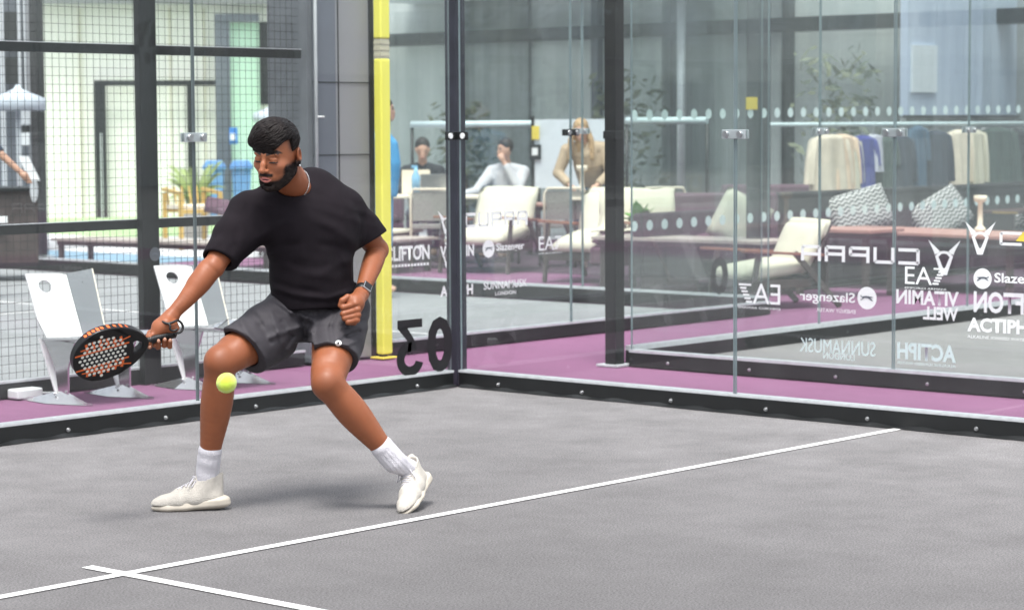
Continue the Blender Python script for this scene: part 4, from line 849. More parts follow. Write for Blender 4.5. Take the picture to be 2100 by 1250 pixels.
# dark entrance block and bar at the far left
t = thing('dark_kiosk', 'dark slate kiosk wall at the far left with dispensers fixed on it', 'kiosk', (0, 0, 0)); DK = 30.0
fwall(-60, 76, DK, 560, -60, 'wall', M['grey_dark'], t, 0, 1.5); fwall(58, 80, DK, 530, -60, 'corner_post', M['grey'], t, .3, .2)
fwall(2, 12, DK, 400, -60, 'trim', M['edge'], t, .3); fwall(40, 46, DK, 260, -60, 'pipe', M['edge'], t, .3); fwall(52, 56, DK, 260, -60, 'pipe', M['edge'], t, .3)
fwall(0, 45, DK, 85, 30, 'window', M['frame'], t, .2); fwall(5, 45, DK, 170, 120, 'window', M['frame'], t, .2)
fwall(42, 62, DK, 252, 222, 'dispenser', M['edge'], t, .4); fwall(42, 62, DK, 268, 254, 'dispenser', M['frame'], t, .4); fwall(43, 60, DK, 293, 268, 'dispenser', M['plastic'], t, .45)
t = thing('bar_counter', 'dark bar counter at the left picture edge under the reaching arm', 'counter', (0, 0, 0)); DB = 24.0
fwall(-90, 74, DB, 528, 385, 'front', M['darkwood'], t, 0, .7); fwall(-90, 78, DB, 385, 378, 'counter_top', M['frame'], t, .08, .85)
fwall(-10, 11, DB, 447, 434, 'small_sign', M['white'], t, .1)
t = thing('payment_terminal', 'white tilted terminal on a short stalk at the end of the bar', 'terminal', (0, 0, 0)); DT = 23.6
a_ = at(36, DT); b_ = at(56, DT); zA = CAM.z-(315-259)/F*DT; zB = CAM.z-(364-259)/F*DT; e_ = at(58, DT); f_ = at(79, DT)
MB().prism([(a_.x, a_.y, zA), (b_.x, b_.y, zA), (f_.x, f_.y, zB), (e_.x, e_.y, zB)], fw*.04).build('screen', M['plastic'], t)
c_ = at(67, DT+.1); MB().tube([(c_.x, c_.y, CAM.z-(378-259)/F*DT), (c_.x, c_.y, zB+.08)], .025, 10).build('stalk', M['edge'], t); MB().ellip((c_.x, c_.y, zB-.1), (.04, .04, .12)).build('handset', M['plastic'], t)
def parasol(px_, D, wpx, ytop, ybot, label):
    p = at(px_, D); t = thing('parasol', label, 'parasol', tuple(p), 0, 'pale parasols'); z1 = CAM.z+(259-ytop)/F*D; z0 = CAM.z+(259-ybot)/F*D; R_ = wpx/2/F*D
    MB().lathe([(.02, z1+.05), (.05, z1), (R_*.5, (z1*.55+z0*.45)), (R_, z0), (R_, z0-.14), (R_*.98, z0-.14), (R_*.97, z0-.01), (.04, z1-.05)], n=8).build('canopy', M['umbrella'], t)
    MB().tube([(0, 0, 0), (0, 0, z1)], .03, 10).build('pole', M['edge'], t); MB().lathe([(.3, 0), (.3, .06), (.05, .1)], n=16).build('base', M['frame'], t)
parasol(38, 27.5, 110, 181, 200, 'pale grey parasol at the far left above the bar'); parasol(575, 36, 110, 212, 232, 'pale parasol behind the head of the player')
def bin_(px_, D, label):
    p = at(px_, D); t = thing('wheelie_bin', label, 'bin', tuple(p), face_cam(p), 'blue bins'); h = .79; 
    z1 = CAM.z-(345-259)/F*D; s_ = D/F; k_ = MB(); k_.prism([(-15*s_, 0, 0.05), (15*s_, 0, .05), (20*s_, 0, z1), (-20*s_, 0, z1)], (0, .4, 0)); k_.build('bin_body', M['bluebin'], t, .02)
    MB().box((-24*s_, -.04, z1), (24*s_, .44, z1+.06)).build('rim', M['bluebin'], t, .015); MB().prism([(-23*s_, -.02, z1+.06), (23*s_, -.02, z1+.06), (16*s_, 0, z1+.15), (-16*s_, 0, z1+.15)], (0, .4, 0)).build('lid', M['bluebin'], t, .01)
    for x in (-13*s_, 13*s_): MB().tube([(x-.03, .36, .08), (x+.03, .36, .08)], .08, 14).build('wheel', M['black'], t)
bin_(438, 39.5, 'blue bin left of the grey window post'); bin_(494, 39.9, 'blue bin against the pale green window, left of the player face')
# palm
def palm():
    D = 33.0; p = at(398, D); t = thing('potted_palm', 'yellow-green potted palm with arching fronds behind the mesh', 'plant', tuple(p), 0); rng_ = random.Random(5)
    MB().lathe([(.16, 0), (.22, .4), (.24, .4), (.24, .45), (.2, .45)], n=18).build('pot', M['pot'], t)
    for i in range(20):
        a_ = rng_.random()*6.283; L_ = rng_.uniform(.75, 1.05); up_ = rng_.uniform(.45, 1.0); k_ = MB(); pts = []
        for j in range(9):
            s_ = j/8; pts.append(Vector((math.cos(a_)*L_*s_*.36, math.sin(a_)*L_*s_*.36, .42+up_*L_*s_-.45*s_*s_*L_*.7)))
        k_.tube(pts, [.01*(1-.8*j/8) for j in range(9)], 5)
        for j in range(1, 9):
            d_ = (pts[j]-pts[j-1]).normalized(); sd_ = d_.cross(VZ).normalized()
            for q in range(3):
                b_ = pts[j-1].lerp(pts[j], q/3)
                for sg in (-1, 1):
                    tip = b_+sd_*sg*.13*(1-.5*j/8)+d_*.12-VZ*.04; k_.bm.faces.new([k_.bm.verts.new(v_) for v_ in (b_, b_+d_*.02, tip, b_-d_*.01-VZ*.01)])
        k_.build('frond', M['palm'], t)
M['palm'] = mat('palm_yellow_green', (.25, .32, .1), .5, 0, .35, 5); palm()
def woodchair():
    D = 30.0; p = at(392, D); t = thing('wooden_armchair', 'yellow wooden open-frame armchair under the palm', 'armchair', tuple(p), face_cam(p, .35)); s_ = D/F
    z = lambda y_: CAM.z-(y_-259)/F*D
    for x0_ in (-42*s_, 42*s_):
        for y0_ in (-.3, .3): MB().box((x0_-.025, y0_-.025, 0), (x0_+.025, y0_+.025, z(392))).build('leg', M['corten'], t)
        MB().bar((x0_, -.32, z(392)), (x0_, .34, z(385)), .05, .04).build('armrest', M['corten'], t)
    for y0_ in (-.3, .3): MB().box((-42*s_, y0_-.02, z(432)), (42*s_, y0_+.02, z(424))).build('rail', M['corten'], t)
    MB().box((-40*s_, -.28, z(424)), (40*s_, .3, z(424)+.05)).build('seat', M['ivory'], t)
    k_ = MB()
    for q in range(5): k_.bar((-.2+.1*q, .3, z(424)), (-.2+.1*q, .40, z(380)), .02, .02)
    k_.build('backrest', M['corten'], t)
woodchair()
p = at(446, 29.0); o = cushion_slab(MB(), (0, 0, 0), (.34, .22, .12), None, 10).build('cushion', M['purple']); o.location = (p.x, p.y, CAM.z-(420-259)/F*29); o.rotation_euler = (math.radians(60), .2, -.8); setp(o, 'plum cushion left of the player shoulder', 'cushion')
t = thing('steel_post', 'slim dark steel post standing on the plum walkway at the far left', 'post', tuple(onz(84, 527))); MB().box((-.06, -.06, 0), (.06, .06, 3.6)).build('shaft', M['frame'], t); MB().box((-.12, -.12, 0), (.12, .12, .02)).build('base_plate', M['edge'], t)
# unseen buildings and trees, added to darken the sky reflected in the glass
def tree(p, h, r, label, n=1600):
    t_ = thing('tree', label, 'tree', p, 0, 'trees beyond the courts'); rng_ = random.Random(int(abs(p[0]*3+p[1]*5)))
    MB().tube([(0, 0, 0), (.1, .05, h*.3), (0, .1, h*.7)], [.18, .14, .05], 10).build('trunk', M['bark'], t_); k_ = MB()
    lob = [(Vector((rng_.uniform(-.5, .5)*r, rng_.uniform(-.5, .5)*r, h*rng_.uniform(.35, .9))), r*rng_.uniform(.35, .6)) for _ in range(9)]
    for i in range(n):
        c_, R_ = lob[rng_.randrange(9)]; d_ = Vector((rng_.gauss(0, 1), rng_.gauss(0, 1), rng_.gauss(0, 1))).normalized(); q = c_+d_*R_*rng_.uniform(.7, 1.05)
        e_ = d_.orthogonal().normalized()*.22; g_ = d_.cross(e_).normalized()*.16; f_ = k_.bm.faces.new([k_.bm.verts.new(v_) for v_ in (q-e_, q-g_, q+e_, q+g_)]); f_.material_index = k_.mi('leaf_dull' if rng_.random() < .6 else 'leaf_olive')
    k_.build('crown', None, t_)

def sky_blocker(name, label, p0, p1, h, m1, m2):
    t = thing(name, label, 'building', p0, 0, 'unseen buildings added for the reflections'); v = Vector(p1)-Vector(p0); L_ = v.length; u = v.normalized(); n_ = Vector((-u.y, u.x, 0))*6
    MB().prism([(0, 0, 0), tuple(v), (v.x, v.y, h), (0, 0, h)], n_).build('wall', m1, t)
    for i in range(int(L_/5)):
        a_ = u*(i*5+1); b_ = u*(i*5+3.6); o_ = -n_.normalized()*.06
        for z0_, z1_, m_ in ((.1, 3.0, m2), (4.2, 5.6, M['board'])): MB().prism([tuple(a_+o_+VZ*z0_), tuple(b_+o_+VZ*z0_), tuple(b_+o_+VZ*z1_), tuple(a_+o_+VZ*z1_)], n_.normalized()*.05).build('window' if z0_ > 1 else 'shutter', m_, t)
    MB().prism([tuple(-n_.normalized()*.2+VZ*h), tuple(v-n_.normalized()*.2+VZ*h), tuple(v-n_.normalized()*.2+VZ*(h+.4)), tuple(-n_.normalized()*.2+VZ*(h+.4))], n_*1.05).build('roof_edge', M['edge'], t)
sky_blocker('blocker_building', 'long dark unseen building, added to block sky reflections in the side glass', (-34, -30, 0), (-34, 62, 0), 7.5, cl[0], M['frame'])
sky_blocker('blocker_building', 'grey unseen building on the camera side, added to block sky reflections in the end glass', (64, -38, 0), (-30, -38, 0), 8.5, cl[2], M['grey_dark'])
for i, (x_, y_, h_) in enumerate(((-27, 8, 6.5), (-28, 22, 7.5), (-27, 36, 6.0), (14, -30, 6.5), (26, -31, 7.5), (38, -30, 6.5))):
    tree((x_, y_, 0), h_, 2.2, 'leafy tree in front of the unseen added buildings, number %s along the yard' % ('one', 'two', 'three', 'four', 'five', 'six')[i], 900)
# ---------------------------------------------------------------- signed-distance sculpting on a grid
class Field:
    def __init__(s, lo, hi, h):
        s.lo = np.array(lo, np.float32); s.h = h; s.n = np.ceil((np.array(hi)-np.array(lo))/h).astype(int)+1
        s.d = np.full(s.n, .05, np.float32); s.ax = [s.lo[i]+h*np.arange(s.n[i], dtype=np.float32) for i in range(3)]
    def sub(s, lo, hi):
        a = np.clip(np.floor((np.array(lo)-s.lo)/s.h).astype(int), 0, s.n); b = np.clip(np.ceil((np.array(hi)-s.lo)/s.h).astype(int)+1, 0, s.n)
        if (b <= a).any(): return None
        sl = tuple(slice(i, j) for i, j in zip(a, b)); X, Y, Z = np.meshgrid(*[s.ax[i][sl[i]] for i in range(3)], indexing='ij', sparse=True); return sl, X, Y, Z
    def mix(s, sl, d, k, op):
        a = s.d[sl]
        if op == 'add':
            if k > 0: h = np.clip(.5+.5*(a-d)/k, 0, 1); s.d[sl] = a*(1-h)+d*h-k*h*(1-h)
            else: s.d[sl] = np.minimum(a, d)
        else:
            if k > 0: h = np.clip(.5-.5*(a+d)/k, 0, 1); s.d[sl] = a*(1-h)-d*h+k*h*(1-h)
            else: s.d[sl] = np.maximum(a, -d)
    def cap(s, a, b, ra, rb, k=.01, op='add', flat=None, ff=1.0):
        """tapered capsule; flat: unit vector along which it is squashed by ff (<1 thinner)"""
        a = np.array(a, np.float32); b = np.array(b, np.float32); m = max(ra, rb)*max(1, ff)+k+3*s.h
        r = s.sub(np.minimum(a, b)-m, np.maximum(a, b)+m)
        if r is None: return s
        sl, X, Y, Z = r; ab = b-a; L = max(float(ab@ab), 1e-9); px_, py_, pz_ = X-a[0], Y-a[1], Z-a[2]
        t = np.clip((px_*ab[0]+py_*ab[1]+pz_*ab[2])/L, 0, 1); dx, dy, dz = px_-ab[0]*t, py_-ab[1]*t, pz_-ab[2]*t
        q = dx*dx+dy*dy+dz*dz; rr = ra+(rb-ra)*t
        if flat is not None:
            f = np.array(flat, np.float32); f = f/np.linalg.norm(f); c = dx*f[0]+dy*f[1]+dz*f[2]; q2 = q+c*c*(1/ff**2-1); l = np.sqrt(q); l2 = np.sqrt(q2)
            d = (l2-rr)*np.where(l2 > 1e-6, l/np.maximum(l2, 1e-6), 1)
        else: d = np.sqrt(q)-rr
        s.mix(sl, d, k, op); return s
    def chain(s, pts, rs, k=.01, **kw):
        for a, b, ra, rb in zip(pts, pts[1:], rs, rs[1:]): s.cap(a, b, ra, rb, k, **kw)
        return s
    def ell(s, c, r, k=.01, op='add', R=None):
        c = np.array(c, np.float32); r = np.array(r, np.float32); m = float(r.max())+k+3*s.h; w_ = s.sub(c-m, c+m)
        if w_ is None: return s
        sl, X, Y, Z = w_; p = [X-c[0], Y-c[1], Z-c[2]]
        if R is not None: p = [p[0]*R[0][i]+p[1]*R[1][i]+p[2]*R[2][i] for i in range(3)]
        k0 = np.sqrt(sum((p[i]/r[i])**2 for i in range(3))); k1 = np.sqrt(sum((p[i]/r[i]**2)**2 for i in range(3)))
        s.mix(sl, k0*(k0-1)/np.maximum(k1, 1e-6), k, op); return s
    def plane(s, p, n, k=0, box=None):
        """cut everything on the side n points to"""
        sl = tuple(slice(0, q) for q in s.n) if box is None else s.sub(*box)[0]
        X, Y, Z = np.meshgrid(*[s.ax[i][sl[i]] for i in range(3)], indexing='ij', sparse=True); n = np.array(n, float); n /= np.linalg.norm(n)
        d = (X-p[0])*n[0]+(Y-p[1])*n[1]+(Z-p[2])*n[2]; s.mix(sl, -d.astype(np.float32), k, 'sub'); return s
    def func(s, f):
        X, Y, Z = np.meshgrid(*s.ax, indexing='ij', sparse=True); s.d += f(X, Y, Z).astype(np.float32); return s
    def mesh(s, name, keep=None):
        d = s.d; n = d.shape; neg = d < 0
        V = {}; cid = np.full(tuple(q-1 for q in n), -1, np.int64)
        c = np.zeros(cid.shape, np.int8)
        for i in (0, 1):
            for j in (0, 1):
                for k_ in (0, 1): c += neg[i:n[0]-1+i, j:n[1]-1+j, k_:n[2]-1+k_]
        act = (c > 0) & (c < 8); idx = np.argwhere(act); cid[act] = np.arange(len(idx))
        acc = np.zeros((len(idx), 3)); cnt = np.zeros(len(idx)); I = idx.T
        cor = [(i, j, k_) for i in (0, 1) for j in (0, 1) for k_ in (0, 1)]
        val = {q: d[I[0]+q[0], I[1]+q[1], I[2]+q[2]].astype(float) for q in cor}
        for p in cor:
            for ax in range(3):
                if p[ax] == 0:
                    q = list(p); q[ax] = 1; q = tuple(q); a, b = val[p], val[q]; m = (a < 0) != (b < 0); t = np.where(m, a/np.where(m, a-b, 1), 0)
                    pos = np.tile(np.array(p, float), (len(idx), 1)); pos[:, ax] = t; acc[m] += pos[m]; cnt[m] += 1
        co = (idx+acc/cnt[:, None])*s.h+s.lo
        quads = []
        for ax in range(3):
            sl0 = [slice(None)]*3; sl1 = [slice(None)]*3; sl0[ax] = slice(0, n[ax]-1); sl1[ax] = slice(1, n[ax]); a = neg[tuple(sl0)]; b = neg[tuple(sl1)]
            e = np.argwhere(a != b); o1, o2 = [q for q in range(3) if q != ax]; e = e[(e[:, o1] > 0) & (e[:, o2] > 0) & (e[:, o1] < n[o1]-1) & (e[:, o2] < n[o2]-1)]
            if not len(e): continue
            def g(u, v):
                f = e.copy(); f[:, o1] -= u; f[:, o2] -= v; return cid[f[:, 0], f[:, 1], f[:, 2]]
            qd = np.stack([g(1, 1), g(0, 1), g(0, 0), g(1, 0)], 1); fl = a[e[:, 0], e[:, 1], e[:, 2]]
            if ax == 1: fl = ~fl
            qd[~fl] = qd[~fl][:, ::-1]; quads.append(qd)
        return co, np.concatenate(quads)
def np_mesh(name, parts, m, parent, cols=None, smooth_it=2, mats=None):
    """parts: list of (verts, quads); one mesh object, taubin-smoothed"""
    off = 0; VS, QS = [], []
    for v, q in parts: VS.append(v); QS.append(q+off); off += len(v)
    v = np.concatenate(VS); q = np.concatenate(QS)
    for it in range(smooth_it):
        for lam in (.5, -.52):
            acc = np.zeros_like(v); cnt = np.zeros(len(v))
            for a, b in ((0, 1), (1, 2), (2, 3), (3, 0)):
                for u, w_ in ((a, b), (b, a)):
                    for c_ in range(3): acc[:, c_] += np.bincount(q[:, u], v[q[:, w_], c_], len(v))
                    cnt += np.bincount(q[:, u], minlength=len(v))
            cnt[cnt == 0] = 1; v = v+lam*(acc/cnt[:, None]-v)
    me = bpy.data.meshes.new(name); me.vertices.add(len(v)); me.vertices.foreach_set('co', v.astype(np.float32).ravel())
    me.loops.add(q.size); me.loops.foreach_set('vertex_index', q.astype(np.int32).ravel()); me.polygons.add(len(q)); me.polygons.foreach_set('loop_start', np.arange(0, q.size, 4, dtype=np.int32))
    me.polygons.foreach_set('use_smooth', np.ones(len(q), bool)); me.update(calc_edges=True); me.validate()
    if cols is not None:
        at_ = me.color_attributes.new('tone', 'FLOAT_COLOR', 'POINT'); at_.data.foreach_set('color', cols(v).astype(np.float32).ravel())
    for k_ in (mats or [m]): me.materials.append(k_)
    o = bpy.data.objects.new(name, me); C.objects.link(o)
    if parent: o.parent = parent
    return o
# ---------------------------------------------------------------- the player
MF = Matrix(((rt.x, fw.x, up.x, 0), (rt.y, fw.y, up.y, 0), (rt.z, fw.z, up.z, 0), (0, 0, 0, 1)))      # body frame: x right, y away, z up
DS = 1.078                                                    # stature of this player against the unit figure
O_ = dep(600, 650, 8.8*DS); MF = Matrix.Translation(O_) @ MF @ Matrix.Scale(DS, 4); MFi = MF.inverted()
def J(px_, py_, D): return np.array(MFi @ dep(px_, py_, D*DS))
ground_p = onz(600, 1048); PL = thing('person', 'bearded dark-haired player in black tee, dark shorts and off-white trainers, lunging', 'person', tuple(ground_p))
def attach(o):
    o.matrix_local = Matrix.Translation(-ground_p) @ MF; return o
def skinmat():
    m = bpy.data.materials.new('player_skin'); m.use_nodes = True; t_ = m.node_tree; b_ = t_.nodes['Principled BSDF']; b_.inputs['Roughness'].default_value = .5
    b_.inputs['Subsurface Weight'].default_value = .12; b_.inputs['Subsurface Radius'].default_value = (.02, .008, .004); b_.inputs['Subsurface Scale'].default_value = .4; b_.inputs['Specular IOR Level'].default_value = .4
    a_ = t_.nodes.new('ShaderNodeAttribute'); a_.attribute_name = 'tone'; tc = t_.nodes.new('ShaderNodeTexCoord'); n = t_.nodes.new('ShaderNodeTexNoise'); n.inputs['Scale'].default_value = 14; n.inputs['Detail'].default_value = 6
    t_.links.new(tc.outputs['Object'], n.inputs[0]); mr = t_.nodes.new('ShaderNodeMapRange'); mr.inputs['To Min'].default_value = .82; mr.inputs['To Max'].default_value = 1.16; t_.links.new(n.outputs['Fac'], mr.inputs[0])
    vm = t_.nodes.new('ShaderNodeVectorMath'); vm.operation = 'SCALE'; t_.links.new(a_.outputs['Color'], vm.inputs[0]); t_.links.new(mr.outputs[0], vm.inputs['Scale']); t_.links.new(vm.outputs[0], b_.inputs['Base Color']); n3 = t_.nodes.new('ShaderNodeTexNoise'); n3.inputs['Scale'].default_value = 60; n3.inputs['Detail'].default_value = 5; t_.links.new(tc.outputs['Object'], n3.inputs[0]); m3 = t_.nodes.new('ShaderNodeMapRange'); m3.inputs['To Min'].default_value = .34; m3.inputs['To Max'].default_value = .66; t_.links.new(n3.outputs['Fac'], m3.inputs[0]); t_.links.new(m3.outputs[0], b_.inputs['Roughness'])
    n2 = t_.nodes.new('ShaderNodeTexNoise'); n2.inputs['Scale'].default_value = 420; t_.links.new(tc.outputs['Object'], n2.inputs[0]); bp = t_.nodes.new('ShaderNodeBump'); bp.inputs['Strength'].default_value = .12; bp.inputs['Distance'].default_value = .002
    t_.links.new(n2.outputs['Fac'], bp.inputs['Height']); t_.links.new(bp.outputs[0], b_.inputs['Normal']); return m
M['skin'] = skinmat(); SK = np.array((.262, .085, .036))
def BX(x0, y0, x1, y1):
    a, b = J(x0, y1, 8.75), J(x1, y0, 8.75); return (a[0], -.6, a[2]), (b[0], .6, b[2])
M['nail'] = mat('finger_nail', (.42, .22, .15), .3)
M['tee'] = mat('black_tee_cotton', (.0085, .0060, .0086), .9, 0, .12, 30, .25, 500, spec=.2); M['shorts'] = mat('charcoal_shorts', (.043, .040, .046), .7, 0, .08, 20, .12, 400, spec=.3)
M['sock'] = mat('white_sock', (.60, .585, .62), .9, 0, .04, 20, .5, 240); M['knit'] = mat('off_white_knit', (.50, .47, .42), .85, 0, .06, 40, .5, 260); M['sole'] = mat('cream_foam_sole', (.54, .49, .41), .6, 0, .06, 12)
M['phair'] = mat('black_brown_hair', (.008, .005, .0045), .48, 0, .4, 60, spec=.26)
# ---- joints
hipR, hipL = J(612, 640, 8.90), J(698, 638, 8.93); kneR, kneL = J(452, 742, 8.60), J(672, 785, 8.60); ankR, ankL = J(426, 965, 8.745), J(808, 945, 8.72)
shR, shL = J(507, 436, 8.72), J(712, 426, 8.88); elR, elL = J(437, 548, 8.58), J(774, 512, 9.0); wrR, wrL = J(350, 650, 8.50), J(741, 603, 8.78)
lerp = lambda a, b, t: a*(1-t)+b*t
def limb(fd, a, b, prof, side=(0, 0, 0), k=.02):
    """prof: list of (t, radius, sideways offset along side)"""
    side = np.array(side, float)
    n = 18; ts = np.linspace(prof[0][0], prof[-1][0], n); xs = [q[0] for q in prof]
    def cub(col):                                                     # smooth profile through the stations
        y_ = np.interp(ts, xs, [q[col] for q in prof]); 
        for _ in range(3): y_[1:-1] = (y_[:-2]+2*y_[1:-1]+y_[2:])/4
        return y_
    r_, o_ = cub(1), cub(2); fd.chain([lerp(a, b, t)+side*o for t, o in zip(ts, o_)], list(r_), .0015)
# ---- legs
def leg(hip, kn, an, back, shin, out):
    pts = np.array([hip, kn, an]); f = Field(pts.min(0)-.13, pts.max(0)+.13, .0042)
    limb(f, hip, kn, [(0.1, .090, 0), (.3, .088, 0), (.6, .080, 0), (.85, .066, 0), (1, .055, 0)], back)
    limb(f, kn, an, [(0, .054, 0), (.15, .054, .004), (.3, .061, .010), (.45, .058, .010), (.62, .048, .006), (.8, .038, .002), (1, .034, 0)], back)
    f.ell(kn, (.054, .052, .058), .03); f.ell(kn-np.array(back)*.024+np.array((0, 0, -.004)), (.030, .027, .034), .022)                                             # patella
    f.cap(lerp(kn, an, .16)+np.array(back)*.026+np.array(out)*.010, lerp(kn, an, .44)+np.array(back)*.022+np.array(out)*.008, .032, .026, .03)       # calf
    f.cap(lerp(kn, an, .14)+np.array(back)*.026-np.array(out)*.014, lerp(kn, an, .36)+np.array(back)*.022-np.array(out)*.012, .031, .026, .03)
    f.cap(lerp(kn, an, .12)-np.array(back)*.028, lerp(kn, an, .85)-np.array(back)*.013, .020, .016, .02)      # shin bone
    f.ell(lerp(hip, kn, .82)-np.array(back)*.028-np.array(out)*.028, (.032, .032, .05), .03); f.ell(lerp(hip, kn, .8)-np.array(back)*.02+np.array(out)*.028, (.03, .03, .05), .03)
    f.ell(kn+np.array(back)*.05, (.022, .016, .03), .02, 'sub')
    return f.mesh('leg')
parts = [leg(hipR, kneR, ankR, (.25, .95, 0), 0, (-.9, .2, 0)), leg(hipL, kneL, ankL, (.1, .95, -.2), 0, (.9, 0, .3))]
# ---- right arm with the hand on the racket
def fing(f, pts, r): f.chain(pts, [r*1.05, r, r*.95, r*.85][:len(pts)], .004)
HD = 8.47
def armR():
    f = Field(np.minimum(np.minimum(shR, wrR), J(298, 720, HD))-.07, np.maximum(shR, wrR)+.09, .0027)
    limb(f, shR, elR, [(.0, .058, 0), (.4, .052, 0), (.75, .043, 0), (1, .041, 0)])
    ax = (wrR-elR)/np.linalg.norm(wrR-elR); sd_ = np.array((ax[2], 0, -ax[0]))
    f.ell(elR, (.036, .036, .036), .012)
    limb(f, elR, wrR, [(0, .038, 0), (.12, .040, .003), (.28, .041, .004), (.5, .036, .002), (.75, .028, 0), (.92, .0245, 0), (1, .025, 0)])
    f.cap(lerp(elR, wrR, .10)+sd_*.014, lerp(elR, wrR, .34)+sd_*.012, .027, .022, .03); f.cap(lerp(elR, wrR, .55)+sd_*.012-np.array((0, .018, 0)), lerp(elR, wrR, 1.0)+sd_*.006-np.array((0, .018, 0)), .006, .004, .014)
    f.func(lambda X, Y, Z: .0009*np.sin(55*(X*sd_[0]+Z*sd_[2])+9*np.sin(12*(X*ax[0]+Z*ax[2]))))
    # palm
    kn = J(313, 684, HD-.012); f.cap(wrR, lerp(wrR, kn, .6), .027, .031, .016); f.cap(J(341, 664, HD-.005), J(320, 684, HD-.008), .026, .022, .014); f.cap(J(336, 672, HD+.02), J(322, 686, HD+.02), .024, .021, .014)
    f.ell(J(350, 672, HD+.0), (.020, .020, .022), .012)
    f.cap(J(357, 664, HD+.004), J(361, 672, HD), .0135, .013, .012)                                       # heel of the hand past the butt cap
    # index finger wraps over the front, pointing down
    fing(f, [J(316, 684, HD-.016), J(307, 692, HD-.034), J(305, 703, HD-.040), J(307, 711, HD-.036)], .0105)
    # thumb lies along the far side and shows behind the index
    fing(f, [J(322, 676, HD+.022), J(308, 682, HD+.02), J(304, 690, HD+.008)], .0105)
    # middle, ring and little finger come round under the grip, tips on the near side
    for i, (x_, y_) in enumerate(((325, 699), (338, 696), (349, 698))):
        fing(f, [J(x_-3, y_-14, HD+.022), J(x_-1, y_+4, HD+.020), J(x_-1, y_+12, HD-.006), J(x_, y_+1, HD-.028)], .0102-.0004*i)
    fing(f, [J(312, 692, HD+.02), J(314, 704, HD+.006), J(317, 707, HD-.018)], .0098)
    return f.mesh('arm')
parts.append(armR())
# ---- left arm with a loose fist
def armL():
    D = 8.70; f = Field(np.minimum(np.minimum(shL, wrL), J(690, 668, D))-.06, np.maximum(shL, elL)+.09, .0027)
    limb(f, shL, elL, [(.0, .056, 0), (.4, .052, 0), (.75, .044, 0), (1, .040, 0)]); f.ell(elL, (.037, .037, .037), .015)
    limb(f, elL, wrL, [(0, .038, 0), (.15, .041, 0), (.35, .041, 0), (.6, .035, 0), (.85, .028, 0), (1, .0260, 0)]); f.ell(elL+np.array((.006, .015, 0)), (.03, .03, .034), .02)
    k0 = J(727, 622, D); f.cap(wrL, k0, .0265, .034, .015, flat=(0, 1, 0), ff=.9); f.cap(J(727, 622, D+.005), J(722, 642, D+.008), .034, .030, .015)
    for i, (xr, yr, xl, yl, rr) in enumerate(((729, 622, 703, 630, .0112), (733, 634, 703, 643, .0115), (734, 645, 706, 652, .011), (732, 655, 713, 660, .0102))):
        fing(f, [J(xr-2, yr, D-.010), J(xr, yr+1, D-.026), J(xl+1, yl, D-.028), J(xl, yl+1, D-.006)], rr); f.cap(J(xl, yl+1, D-.004), J(xl+14, yl+2, D+.012), rr*.95, rr*.9, .003)
        f.ell(J(xr-1, yr, D-.024), (.0125, .012, .0115), .006)
    fing(f, [J(727, 612, D+.0), J(713, 609, D-.016), J(702, 616, D-.026), J(698, 626, D-.024)], .0118)
    return f.mesh('arm')
parts.append(armL())
